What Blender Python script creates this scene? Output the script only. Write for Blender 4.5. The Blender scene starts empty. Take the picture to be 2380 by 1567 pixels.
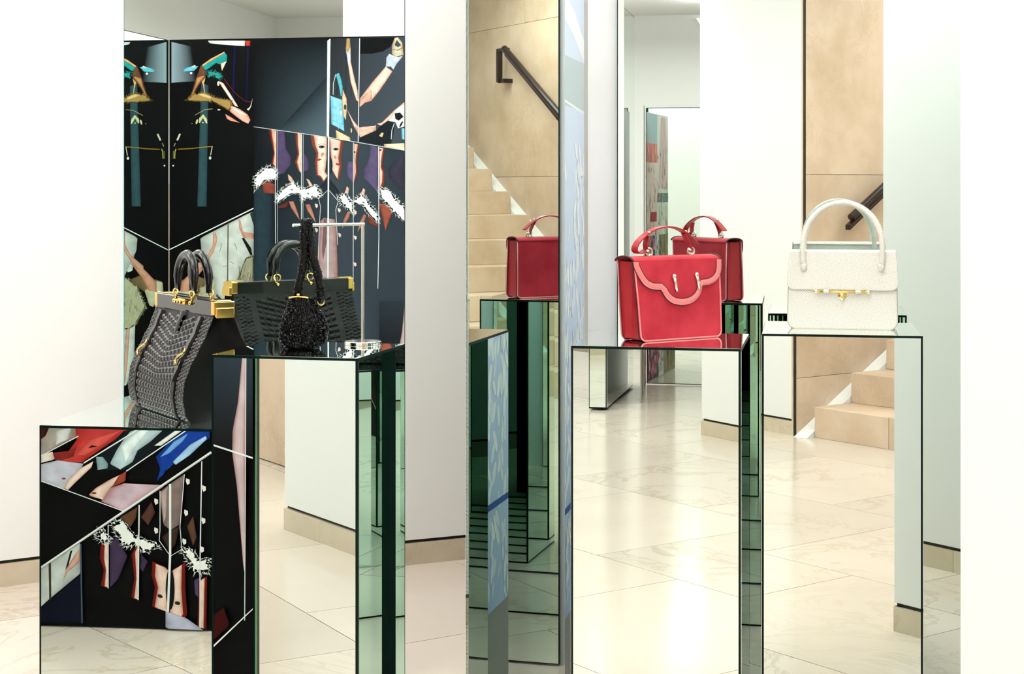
import bpy, bmesh, math, random
from mathutils import Vector, Matrix
random.seed(7)
R = math.radians
scene = bpy.context.scene
col = scene.collection

# ------------------------------------------------------------------ camera
F_PX, YH, CX = 3800.0, 436.0, 1190.0       # focal length (px of the 2380x1567 frame), horizon row, centre column
YAW = R(10.4)                              # the display grid is turned 10.4 deg against the view axis
CAM_H = 1.38
cam_d = bpy.data.cameras.new('camera')
cam = bpy.data.objects.new('camera', cam_d); col.objects.link(cam)
cam.location = (0, 0, CAM_H)
cam.rotation_euler = (R(90), 0, YAW)
cam_d.sensor_width = 36.0; cam_d.sensor_fit = 'HORIZONTAL'
cam_d.lens = 36.0 * F_PX / 2380.0
cam_d.shift_y = -(783.5 - YH) / 2380.0
cam_d.clip_start = 0.02; cam_d.clip_end = 60
scene.camera = cam

# ------------------------------------------------------------------ world, exposure, light paths
w = bpy.data.worlds.new('daylight'); scene.world = w; w.use_nodes = True
w.node_tree.nodes['Background'].inputs[0].default_value = (1, 1, 1, 1)
w.node_tree.nodes['Background'].inputs[1].default_value = 0.0
scene.view_settings.view_transform = 'Standard'
scene.view_settings.look = 'None'
scene.view_settings.gamma = 1.0
scene.view_settings.use_curve_mapping = False
scene.view_settings.exposure = 0.0
FILL = 6.8                                # emission of the added fill panels
cy = scene.cycles
cy.max_bounces = 14; cy.glossy_bounces = 14; cy.diffuse_bounces = 3; cy.transmission_bounces = 2
cy.sample_clamp_indirect = 6.0
cy.use_light_tree = False
cy.adaptive_threshold = 0.02
cy.caustics_reflective = True; cy.caustics_refractive = False; cy.blur_glossy = 0.6

# ------------------------------------------------------------------ helpers
CA, SA = math.cos(YAW), math.sin(YAW)
def ray(px, py):
    u = (px - CX) / F_PX; v = (YH - py) / F_PX
    return Vector((u * CA - SA, u * SA + CA, v))
CAMP = Vector((0, 0, CAM_H))
def on_mirror_to_plane(px, py, mp, mn, pp, pn):
    """where a ray through a picture point lands on a vertical panel after one mirror"""
    d = ray(px, py); t = (mp - CAMP).dot(mn) / d.dot(mn); p = CAMP + d * t
    d2 = d - 2 * d.dot(mn) * mn
    t2 = (pp - p).dot(pn) / d2.dot(pn)
    return p + d2 * t2

def srgb(h):
    h = h.lstrip('#')
    if len(h) == 3: h = ''.join(c * 2 for c in h)
    o = []
    for i in (0, 2, 4):
        c = int(h[i:i + 2], 16) / 255
        o.append(c / 12.92 if c <= .04045 else ((c + .055) / 1.055) ** 2.4)
    return tuple(o)

MATS = {}
def mat(name, color=(.8, .8, .8), rough=.5, metal=0, spec=.5, **kw):
    if name in MATS: return MATS[name]
    m = bpy.data.materials.new(name); m.use_nodes = True
    b = m.node_tree.nodes['Principled BSDF']
    b.inputs['Base Color'].default_value = (*color, 1)
    b.inputs['Roughness'].default_value = rough
    b.inputs['Metallic'].default_value = metal
    b.inputs['Specular IOR Level'].default_value = spec
    for k, v in kw.items(): b.inputs[k.replace('_', ' ')].default_value = v
    MATS[name] = m
    return m
def nodes(m): return m.node_tree.nodes, m.node_tree.links, m.node_tree.nodes['Principled BSDF']
def ramp(N, pts):
    r = N.new('ShaderNodeValToRGB'); e = r.color_ramp.elements
    while len(e) < len(pts): e.new(.5)
    for i, (p, c) in enumerate(pts):
        e[i].position = p; e[i].color = (*c, 1)
    return r
def mixrgb(N, L, mode, fac, a, b):
    n = N.new('ShaderNodeMix'); n.data_type = 'RGBA'; n.blend_type = mode
    for sock, v in ((n.inputs[0], fac), (n.inputs[6], a), (n.inputs[7], b)):
        if hasattr(v, 'is_linked'): L.new(v, sock)
        elif isinstance(v, (int, float)): sock.default_value = v
        else: sock.default_value = (*v, 1)
    return n.outputs[2]
def bump(N, L, b, height, strength, dist):
    n = N.new('ShaderNodeBump'); n.inputs['Strength'].default_value = strength; n.inputs['Distance'].default_value = dist
    L.new(height, n.inputs['Height']); L.new(n.outputs[0], b.inputs['Normal']); return n

def marble(name, base, dark, vein, scale, rough, spec=.5, vein_amt=.55, bump_s=0):
    m = mat(name, base, rough, 0, spec); N, L, b = nodes(m)
    tc = N.new('ShaderNodeTexCoord'); oi = N.new('ShaderNodeObjectInfo')
    off = N.new('ShaderNodeVectorMath'); off.operation = 'MULTIPLY_ADD'
    cmb = N.new('ShaderNodeCombineXYZ')
    for i in range(3): L.new(oi.outputs['Random'], cmb.inputs[i])
    off.inputs[1].default_value = (37, 53, 71); L.new(cmb.outputs[0], off.inputs[0]); L.new(tc.outputs['Object'], off.inputs[2])
    n1 = N.new('ShaderNodeTexNoise'); n1.inputs['Scale'].default_value = scale; n1.inputs['Detail'].default_value = 6; n1.inputs['Roughness'].default_value = .6
    L.new(off.outputs[0], n1.inputs['Vector'])
    r1 = ramp(N, [(.3, dark), (.62, base)]); L.new(n1.outputs[0], r1.inputs[0])
    n2 = N.new('ShaderNodeTexNoise'); n2.inputs['Scale'].default_value = scale * 1.3; n2.inputs['Detail'].default_value = 9; n2.inputs['Roughness'].default_value = .66; n2.inputs['Distortion'].default_value = 1.1
    L.new(off.outputs[0], n2.inputs['Vector'])
    r2 = ramp(N, [(.475, (0, 0, 0)), (.498, (1, 1, 1)), (.505, (1, 1, 1)), (.53, (0, 0, 0))]); L.new(n2.outputs[0], r2.inputs[0])
    n3 = N.new('ShaderNodeTexNoise'); n3.inputs['Scale'].default_value = scale * .45; n3.inputs['Detail'].default_value = 2
    L.new(off.outputs[0], n3.inputs['Vector'])
    r3 = ramp(N, [(.46, (0, 0, 0)), (.66, (vein_amt,) * 3)]); L.new(n3.outputs[0], r3.inputs[0])
    mu = mixrgb(N, L, 'MULTIPLY', 1.0, r2.outputs[0], r3.outputs[0])
    c = mixrgb(N, L, 'MIX', mu, r1.outputs[0], vein)
    tint = N.new('ShaderNodeMapRange'); tint.inputs['To Min'].default_value = .93; tint.inputs['To Max'].default_value = 1.04
    L.new(oi.outputs['Random'], tint.inputs['Value'])
    cc = N.new('ShaderNodeCombineXYZ')
    for i in range(3): L.new(tint.outputs[0], cc.inputs[i])
    c2 = mixrgb(N, L, 'MULTIPLY', 1.0, c, cc.outputs[0])
    L.new(c2, b.inputs['Base Color'])
    if bump_s: bump(N, L, b, n2.outputs[0], bump_s, .002)
    return m

MIRROR = mat('silvered_mirror', (.82, .905, .868), 0.0, 1.0)
EDGE = mat('glass_edge_green', (.002, .012, .009), .4, 0, .08)
EDGE_LIT = mat('glass_edge_teal', (.004, .15, .115), .3, 0, .15)
EDGE_PALE = mat('glass_edge_pale', (.55, .85, .85), .15, 0, .6)  # pale cyan of the lit glass edge is put into the colour
BLACKGAP = mat('dark_bronze_gap', (.02, .016, .011), .5, 0, .3)
PLASTER = mat('white_plaster', (.86, .86, .84), .75, 0, .2)
PLASTERW = mat('warm_white_plaster', (.87, .862, .83), .75, 0, .2)
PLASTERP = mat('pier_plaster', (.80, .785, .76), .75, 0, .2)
for _m in (PLASTER, PLASTERW, PLASTERP):
    N, L, b = nodes(_m); t_ = N.new('ShaderNodeTexNoise'); t_.inputs['Scale'].default_value = 90; t_.inputs['Detail'].default_value = 3
    tc_ = N.new('ShaderNodeTexCoord'); L.new(tc_.outputs['Object'], t_.inputs['Vector']); bump(N, L, b, t_.outputs[0], .05, .002)
FLOORM = marble('polished_cream_marble', (.71, .615, .525), (.665, .57, .475), (.42, .33, .19), 1.6, .15, .22, .42)
GROUT = mat('grout', (.3, .26, .19), .8)
STONE = marble('honed_travertine', (.76, .585, .44), (.62, .45, .305), (.45, .31, .18), 3.4, .4, .25, .3, .08)
STONE2 = marble('baseboard_marble', (.68, .585, .44), (.60, .50, .36), (.36, .26, .13), 4.0, .25, .4, .6)
RAIL = mat('dark_brown_lacquer', (.018, .006, .005), .18, 0, .6)

class MB:
    def __init__(s): s.v = []; s.f = []; s.mi = []; s.c = []
    def add(s, vs, fs, mi=0):
        o = len(s.v); s.v += [tuple(p) for p in vs]
        for f in fs: s.f.append([i + o for i in f]); s.mi.append(mi)
    def box(s, c, d, mi=0, M=None):
        x, y, z = d[0] / 2, d[1] / 2, d[2] / 2
        vs = [Vector((sx * x, sy * y, sz * z)) for sx in (-1, 1) for sy in (-1, 1) for sz in (-1, 1)]
        if M is not None: vs = [M @ p for p in vs]
        vs = [p + Vector(c) for p in vs]
        s.add(vs, [(0, 1, 3, 2), (4, 6, 7, 5), (0, 4, 5, 1), (2, 3, 7, 6), (0, 2, 6, 4), (1, 5, 7, 3)], mi)
    def tube(s, pts, r, n=10, mi=0, closed=False, flat=1.0, up=None):
        pts = [Vector(p) for p in pts]; m = len(pts); o = len(s.v); rings = []
        prev = None
        for i, p in enumerate(pts):
            a = pts[(i - 1) % m] if (closed or i) else pts[0]
            b = pts[(i + 1) % m] if (closed or i < m - 1) else pts[-1]
            t = (b - a).normalized()
            if prev is None:
                ref = Vector(up) if up else (Vector((0, 0, 1)) if abs(t.z) < .9 else Vector((0, 1, 0)))
            else: ref = prev
            side = t.cross(ref).normalized(); upv = side.cross(t).normalized(); prev = upv
            rr = r[i] if isinstance(r, (list, tuple)) else r
            rings.append([p + side * math.cos(k / n * 2 * math.pi) * rr + upv * math.sin(k / n * 2 * math.pi) * rr * flat for k in range(n)])
        for rg in rings: s.v += [tuple(q) for q in rg]
        seg = m if closed else m - 1
        for i in range(seg):
            j = (i + 1) % m
            for k in range(n):
                s.f.append([o + i * n + k, o + i * n + (k + 1) % n, o + j * n + (k + 1) % n, o + j * n + k]); s.mi.append(mi)
        if not closed:
            s.f.append([o + k for k in range(n)][::-1]); s.mi.append(mi)
            s.f.append([o + (m - 1) * n + k for k in range(n)]); s.mi.append(mi)
    def lathe(s, prof, n=24, mi=0, c=(0, 0, 0)):
        o = len(s.v)
        for r_, z in prof:
            for k in range(n):
                a = k / n * 2 * math.pi; s.v.append((c[0] + r_ * math.cos(a), c[1] + r_ * math.sin(a), c[2] + z))
        for i in range(len(prof) - 1):
            for k in range(n):
                s.f.append([o + i * n + k, o + i * n + (k + 1) % n, o + (i + 1) * n + (k + 1) % n, o + (i + 1) * n + k]); s.mi.append(mi)
        s.f.append([o + k for k in range(n)][::-1]); s.mi.append(mi)
        s.f.append([o + (len(prof) - 1) * n + k for k in range(n)]); s.mi.append(mi)
    def ball(s, c, r, n=10, mi=0, sc=(1, 1, 1)):
        o = len(s.v); m = n // 2 + 1
        for i in range(m + 1):
            th = math.pi * i / m
            for k in range(n):
                a = k / n * 2 * math.pi
                s.v.append((c[0] + r * sc[0] * math.sin(th) * math.cos(a), c[1] + r * sc[1] * math.sin(th) * math.sin(a), c[2] + r * sc[2] * math.cos(th)))
        for i in range(m):
            for k in range(n):
                s.f.append([o + i * n + k, o + (i + 1) * n + k, o + (i + 1) * n + (k + 1) % n, o + i * n + (k + 1) % n]); s.mi.append(mi)
    def prism(s, poly, axis_fn, t0, t1, mi=0):
        """poly: 2d outline; axis_fn(a,b,t)->3d point"""
        n = len(poly); o = len(s.v)
        for t in (t0, t1):
            for a, b in poly: s.v.append(tuple(axis_fn(a, b, t)))
        s.f.append([o + k for k in range(n)]); s.mi.append(mi)
        s.f.append([o + n + k for k in range(n)][::-1]); s.mi.append(mi)
        for k in range(n):
            s.f.append([o + k, o + n + k, o + n + (k + 1) % n, o + (k + 1) % n]); s.mi.append(mi)
    def grid(s, fn, nu, nv, mi=0, closed_u=False):
        o = len(s.v)
        for j in range(nv + 1):
            for i in range(nu + (0 if closed_u else 1)): s.v.append(tuple(fn(i / nu, j / nv)))
        wd = nu if closed_u else nu + 1
        for j in range(nv):
            for i in range(nu):
                i2 = (i + 1) % wd
                s.f.append([o + j * wd + i, o + j * wd + i2, o + (j + 1) * wd + i2, o + (j + 1) * wd + i]); s.mi.append(mi)
    def build(s, name, mats, parent=None, smooth=False, bevel=0, seg=2, subsurf=0, recalc=True, angle=None):
        me = bpy.data.meshes.new(name); me.from_pydata(s.v, [], s.f)
        ms = mats if isinstance(mats, (list, tuple)) else [mats]
        for m in ms: me.materials.append(m)
        me.polygons.foreach_set('material_index', s.mi)
        me.update()
        if recalc:
            bm = bmesh.new(); bm.from_mesh(me); bmesh.ops.recalc_face_normals(bm, faces=bm.faces); bm.to_mesh(me); bm.free()
        if smooth: me.polygons.foreach_set('use_smooth', [True] * len(me.polygons))
        if smooth and angle: me.set_sharp_from_angle(angle=R(angle))
        o = bpy.data.objects.new(name, me); col.objects.link(o)
        if parent is not None: o.parent = parent
        if bevel:
            b = o.modifiers.new('bevel', 'BEVEL'); b.width = bevel; b.segments = seg; b.limit_method = 'ANGLE'; b.angle_limit = R(40)
        if subsurf:
            b = o.modifiers.new('sub', 'SUBSURF'); b.levels = subsurf; b.render_levels = subsurf
        return o

def tag(o, label, cat, group=None, kind=None):
    o['label'] = label; o['category'] = cat
    if group: o['group'] = group
    if kind: o['kind'] = kind
    return o
def thing(name, loc, rz, label, cat, group=None):
    e = bpy.data.objects.new(name, None); col.objects.link(e); e.location = loc; e.rotation_euler = (0, 0, rz)
    e.empty_display_size = .05
    return tag(e, label, cat, group)
def struct(o, label=None, cat=None):
    o['kind'] = 'structure'
    if label: o['label'] = label; o['category'] = cat or 'wall'
    return o
def empty_struct(name, loc, rz, label, cat):
    e = bpy.data.objects.new(name, None); col.objects.link(e); e.location = loc; e.rotation_euler = (0, 0, rz); e.empty_display_size = .05
    return struct(e, label, cat)
def boxo(name, c, d, m, parent=None, bevel=0, rz=0):
    b = MB(); b.box((0, 0, 0), d); o = b.build(name, m, parent, bevel=bevel); o.location = c; o.rotation_euler = (0, 0, rz); return o
# ================================================================== the room
TH = R(43)                                  # the building stands 43 deg to the display grid
AX = Vector((math.cos(TH), math.sin(TH), 0)); BX = Vector((-math.sin(TH), math.cos(TH), 0))
CEIL = 3.05

floor = struct(boxo('floor', (-.7, .2, -.06), (9.2, 13.8, .1), GROUT), 'polished cream marble floor laid in large slabs', 'floor')
TS = .92
tile_me = None
for i in range(-9, 10):
    for j in range(-9, 10):
        c = AX * (i * TS + .31 + (.46 if j % 2 else 0)) + BX * (j * TS + .2)
        if not (-5.0 < c.x < 3.6 and -6.4 < c.y < 6.9): continue
        if tile_me is None:
            b = MB(); b.box((0, 0, 0), (TS - .0035, TS - .0035, .02)); t = b.build('floor_tile', FLOORM, floor, bevel=.0008, seg=1); tile_me = t.data
        else:
            t = bpy.data.objects.new('floor_tile', tile_me); col.objects.link(t); t.parent = floor
        t.matrix_parent_inverse = floor.matrix_basis.inverted()
        t.location = (c.x, c.y, -.01); t.rotation_euler = (0, 0, TH)

ceil_o = struct(boxo('ceiling', (-.7, .2, CEIL + .05), (9.2, 13.8, .1), PLASTER), 'smooth white plaster ceiling above the showroom', 'ceiling')
struct(boxo('wall_far', (-.7, -6.6, CEIL / 2), (9.2, .1, CEIL), PLASTER), 'bright white wall far behind the displays', 'wall')
struct(boxo('wall_side', (-5.25, .2, CEIL / 2), (.1, 13.6, CEIL), PLASTER), 'white wall closing the showroom beyond the collage panel', 'wall')
struct(boxo('wall_opposite', (3.85, .2, CEIL / 2), (.1, 13.6, CEIL), PLASTER), 'white wall closing the showroom beyond the staircase', 'wall')

LIGHT = mat('fill_diffuser', (1, 1, 1), .6); N, L, b = nodes(LIGHT)
b.inputs['Emission Color'].default_value = (1, .985, .97, 1); b.inputs['Emission Strength'].default_value = FILL; LIGHT.cycles.emission_sampling = 'FRONT'
LFRAME = mat('fill_frame', (.8, .8, .8), .4)
fill_me = {}
FILLS = [(-3.5, 3.9, 1), (-1.9, 3.0, 1), (-.3, 3.2, .8), (1.9, 3.6, 1), (-3.6, 1.4, 1), (-1.5, .9, 1), (.5, .6, 1), (2.4, 1.0, 1), (-3.6, -1.6, 1), (-1.9, -1.7, 1), (1.6, -1.6, 1), (-2.6, -4.6, 1), (-.4, -4.8, 1), (2.0, -4.6, 1), (-2.35, 4.75, .55), (-1.2, 4.85, .9), (.3, 4.1, .5), (-1.02, 3.97, .45), (-4.55, -.2, .8), (-.2, -3.0, .8)]  # added fill panels, spaced to brighten dim walls and displays, out of mirror view
for k, (x, y, sz) in enumerate(FILLS):
    e = thing('fill_panel', (x, y, CEIL), 0, 'added square fill light panel hung below the white ceiling', 'fill light', 'added fill light panels')
    e.scale = (sz, sz, 1)
    if not fill_me:
        b = MB()
        for sx, sy, dx, dy in ((0, .56, 1.16, .04), (0, -.56, 1.16, .04), (.56, 0, .04, 1.08), (-.56, 0, .04, 1.08)): b.box((sx, sy, -.262), (dx, dy, .024))
        fill_me['frame'] = b.build('frame', LFRAME, e).data
        b = MB(); b.box((0, 0, -.262), (1.08, 1.08, .012)); fill_me['diffuser'] = b.build('diffuser', LIGHT, e).data
        b = MB(); b.tube([(.5, .5, 0), (.5, .5, -.256)], .003, 6); b.tube([(-.5, -.5, 0), (-.5, -.5, -.256)], .003, 6); fill_me['fill_panel_wire'] = b.build('fill_panel_wire', LFRAME, e).data
        bpy.data.objects['fill_panel_wire']['kind'] = 'stuff'
    else:
        for n_ in ('frame', 'diffuser', 'fill_panel_wire'):
            o = bpy.data.objects.new(n_, fill_me[n_]); col.objects.link(o); o.parent = e
            if n_ == 'fill_panel_wire': o['kind'] = 'stuff'

def wall_run(name, side, p0, p1, m, label, base=True, h=CEIL, th=.12, gap=.012, base_h=.078, pieces=.5, flip=False, zoff=0):
    """a white wall from p0 to p1; its visible face is on the left of p0->p1; marble baseboard with a dark gap above"""
    p0 = Vector((*p0, 0)); p1 = Vector((*p1, 0)); d = (p1 - p0); ln = d.length; a = math.atan2(d.y, d.x)
    nrm = Vector((-math.sin(a), math.cos(a), 0))
    mid = (p0 + p1) / 2 - nrm * th / 2
    z0 = base_h + gap if base else 0
    wl = boxo(name, (mid.x, mid.y, (h + z0) / 2), (ln, th, h - z0), m, rz=a); struct(wl, label, 'wall')
    if base:
        bb = empty_struct('baseboard_' + side, (p0.x, p0.y, 0), a, 'low marble baseboard under a dark gap, ' + side.replace('_', ' ') + ' wall', 'baseboard')
        b = MB(); b.box((ln / 2, -th / 2 - .006, base_h + gap / 2), (ln - .004, th - .012, gap - .0005)); b.build('shadow_gap', BLACKGAP, bb)
        n = max(1, round(ln / pieces)); sl = ln / n
        b = MB(); b.box((0, 0, 0), (sl - .0015, th + .006, base_h)); first = None
        for k in range(n):
            if first is None: o = b.build('stone_strip', STONE2, bb, bevel=.001, seg=1); first = o.data
            else: o = bpy.data.objects.new('stone_strip', first); col.objects.link(o); o.parent = bb
            o.location = (sl * (k + .5), -th / 2 + .003, base_h / 2)
    return wl

# walls seen directly behind the displays (visible face towards the camera => run right to left)
def along(p, a, t): return (p[0] + math.cos(a) * t, p[1] + math.sin(a) * t)
A40 = R(40)
PL1, PL2 = (-2.71, 5.28), (-1.36, 5.875)
wall_run('wall_left', 'left', along(PL1, R(43), .75), along(PL1, R(43), -2.6), PLASTER, 'blank white wall behind the low collage-faced plinth')
wall_run('wall_back', 'back', along(PL2, R(35), 1.3), along(PL2, R(35), -.85), PLASTERW, 'warm white wall strip seen between the two tall mirrors', pieces=.62)
# wall that carries the wide mirror
struct(boxo('wall_mirror_side', (1.0, 4.72, CEIL / 2), (3.27, .1, CEIL), PLASTER), 'white wall strip left of the wide mirror', 'wall')
# pier at the right of the frame: two faces meeting at a corner
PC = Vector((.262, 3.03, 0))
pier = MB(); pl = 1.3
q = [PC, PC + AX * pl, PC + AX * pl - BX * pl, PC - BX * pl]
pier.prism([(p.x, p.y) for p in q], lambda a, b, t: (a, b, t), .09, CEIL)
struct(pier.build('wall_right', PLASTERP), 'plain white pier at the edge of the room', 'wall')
bb = empty_struct('baseboard_right', tuple(PC), 0, 'veined marble baseboard around the foot of the white pier', 'baseboard')
b = MB(); b.prism([((p - PC).x, (p - PC).y) for p in (PC + AX * .006 - BX * .006, PC + AX * pl - BX * .006, PC + AX * pl - BX * (pl - .006), PC + AX * .006 - BX * (pl - .006))], lambda a, c, t: (a, c, t), .078, .09); b.build('shadow_gap', BLACKGAP, bb)
for k in range(4):
    for (dv, nv) in ((AX, BX), (-BX, -AX)):
        s0 = PC * 0 + dv * (k * pl / 4 + .0008); s1 = dv * ((k + 1) * pl / 4 - .0008)
        o1 = nv * .004; i1 = -nv * .03
        b = MB(); b.prism([((s0 + o1).x, (s0 + o1).y), ((s1 + o1).x, (s1 + o1).y), ((s1 + i1).x, (s1 + i1).y), ((s0 + i1).x, (s0 + i1).y)], lambda a, c, t: (a, c, t), 0, .078)
        b.build('stone_strip', STONE2, bb)

# ---- behind the camera: white wall, stone stair wall, stairs (seen in the mirrors)
W1a, W1b = (-.74, -1.73), (-.0405, -.973)
wall_run('wall_behind', 'behind', W1a, W1b, PLASTER, 'white wall panel beside the stone staircase, seen in the mirrors', pieces=.4, th=.045)
SC = Vector((-.036, -.965, 0)); SD = Vector((.682, -.731, 0)); SN = Vector((.731, .682, 0))   # stone wall: start, run, outward normal
sa = math.atan2(SD.y, SD.x)
ws = empty_struct('wall_stair', tuple(SC), sa, 'beige stone wall rising beside the stairs, seen in the mirrors', 'wall')
b = MB(); b.box((1.8, -.09, CEIL / 2), (3.4, .1, CEIL)); b.build('wall_core', GROUT, ws)
b = MB(); b.box((-.0025, -.012, CEIL / 2), (.005, .016, CEIL)); b.build('shadow_gap', BLACKGAP, ws)
zj = [0, .32, 1.46, 2.6, CEIL]
xs = {0: [0, 1.7, 3.5], 1: [0, 2.1, 3.5], 2: [0, 1.55, 3.5], 3: [0, 2.1, 3.5]}
for r_ in range(4):
    for k in range(2):
        x0, x1 = xs[r_][k], xs[r_][k + 1]
        b = MB(); b.box((0, 0, 0), (x1 - x0 - .0025, .04, zj[r_ + 1] - zj[r_] - .0025))
        o = b.build('stone_slab', STONE, ws, bevel=.0008, seg=1); o.location = ((x0 + x1) / 2, -.02, (zj[r_] + zj[r_ + 1]) / 2)
# stairs
RISE, GO, NST = .169, .30, 12
st = thing('stone_staircase', tuple(SC + SN * .094 + SD * .04), sa, 'beige stone staircase with a dark handrail, mirrored beside the white handbag', 'staircase')
# local x = run (up the stairs), local y = outward (away from wall)
for k in range(NST):
    wd = 1.45; cut = .52 if k % 2 == 0 else .86
    for (y0, y1) in ((0, cut), (cut, wd)):
        b = MB(); b.box((0, 0, 0), (GO + .06, y1 - y0 - .002, RISE - .001 if k else RISE))
        o = b.build('step_block', STONE, st, bevel=.002, seg=1); o.location = (k * GO + (GO + .06) / 2, (y0 + y1) / 2, RISE * (k + .5))
    if k > 0:
        b = MB(); b.box((0, 0, 0), (GO, wd - .01, RISE * k)); o = b.build('step_core', STONE2, st); o.location = (k * GO + GO / 2 + .02, wd / 2, RISE * k / 2 - .001)
b = MB()
prof = [(-.06, 0), (NST * GO, 0), (NST * GO, .035 + NST * RISE)]
b.prism(prof, lambda a, c, t: (a, t, c), -.094, -.002); b.build('stringer', PLASTERW, st)
# handrail
hr = thing('handrail', tuple(SC), sa, 'dark brown round handrail with a flat bar along the stone wall', 'handrail')
def hp(t, z, y=.075): return (t, y, z)
t0, z0, t1 = .325, 1.19, 2.28; sl = .63
b = MB(); b.tube([hp(t0 + (t1 - t0) * k / 6, z0 + sl * (t1 - t0) * k / 6) for k in range(7)], .026, 16); b.build('rail', RAIL, hr, smooth=True, angle=40)
b = MB(); p = [(t0 - .03, z0 - .075), (t1 - .04, z0 + sl * (t1 - t0) - .055), (t1 - .04, z0 + sl * (t1 - t0) - .025), (t0 - .03, z0 - .045)]
b.prism(p, lambda a, c, t: (a, t, c), .055, .095); b.build('flat_bar', RAIL, hr)
ze = z0 + sl * (t1 - t0)
b = MB(); b.box((t1 + .02, .075, ze - .01), (.14, .04, .025)); b.box((t1 + .08, .075, ze - .13), (.028, .04, .24)); b.box((t1 + .05, .04, ze - .24), (.09, .08, .03)); b.build('end_bracket', RAIL, hr)
b = MB()
for t in (.8, 1.5):
    b = MB(); b.tube([(t, .0, z0 + sl * (t - t0) - .1), (t, .07, z0 + sl * (t - t0) - .06)], .008, 8); b.build('wall_bracket', RAIL, hr)

# white wall and stone wall further left, seen in the black handbag's tall plinth
wall_run('wall_near', 'near', (-2.44, .55), (-1.22, 1.51), PLASTER, 'white wall with marble baseboard, mirrored in the tall plinth front', pieces=.33, base_h=.085)
s2 = empty_struct('wall_stone', (-4.6, -2.1, 0), R(40), 'beige stone wall beyond the white wall end, seen in the tall plinth', 'wall')
for k in range(2):
    b = MB(); b.box((0, 0, 0), (1.3, .05, 1.4)); o = b.build('stone_slab', STONE, s2, bevel=.001, seg=1); o.location = (.65 + 1.303 * k, 0, .705); 
# ================================================================== mirrors and printed panels
def plane_frame(p0, p1):
    p0 = Vector((*p0, 0)); p1 = Vector((*p1, 0)); d = p1 - p0
    return p0, d.length, math.atan2(d.y, d.x)
def mirror_sheet(name, p0, p1, z0, z1, label, th=.006, edge=EDGE_LIT, back=True, edge_w=None):
    """glass sheet standing between p0 and p1; mirror on both faces, green cut edges"""
    p0, ln, a = plane_frame(p0, p1)
    e = thing(name, (p0.x, p0.y, 0), a, label, 'mirror')
    b = MB(); b.box((ln / 2, 0, (z0 + z1) / 2), (ln - .002, th - .001, z1 - z0 - .002)); b.build('glass_edge', edge, e)
    ew = edge_w if edge_w is not None else .001
    b = MB(); b.box((ln / 2, 0, (z0 + z1) / 2), (ln - 2 * ew, th, z1 - z0 - 2 * ew)); b.build('mirror_glass', MIRROR, e)
    return e
ML_Y, ML_ROT = 4.45, 0.0
mirror_sheet('tall_mirror', (-1.957, ML_Y), (-1.121, ML_Y), .005, 2.76, 'tall mirror behind the black handbags reflecting a dark photo collage', edge=EDGE_LIT, th=.008)
b = MB(); b.box((0, 0, 0), (.0045, .009, 2.755)); o = b.build('edge_strip', EDGE_PALE, bpy.data.objects['tall_mirror']); o.location = (-.0024, 0, 1.382)
N0, N1, N2 = (-.690, 3.252), (-.649, 4.30), (-.642, 4.65)
mirror_sheet('narrow_mirror', N0, N1, .004, 2.76, 'narrow tall mirror with green edge reflecting stairs and the back of the red handbag')
MR_Y = 4.655
mirror_sheet('wide_mirror', (-.549, MR_Y), (1.5, MR_Y), .004, 2.76, 'wide wall mirror behind the red and white handbags', th=.01, edge=EDGE, edge_w=.0035)
mirror_sheet('back_mirror', (-.925, 4.50), (-.672, 4.388), .004, 2.76, 'mirror standing behind the narrow mirror, glimpsed in the beaded bag plinth side', edge=EDGE)
# mirrors behind the camera
mirror_sheet('side_mirror', (-2.550, 2.668), (-2.550, 3.25), .004, 1.975, 'mirror standing square to the collage panel, repeating its print', edge=EDGE, edge_w=.004)
mirror_sheet('end_mirror', (-1.33, -3.98), (.15, -3.98), .004, 2.03, 'low far mirror panel reflecting a flower printed screen', edge=EDGE, edge_w=.006)

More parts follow.
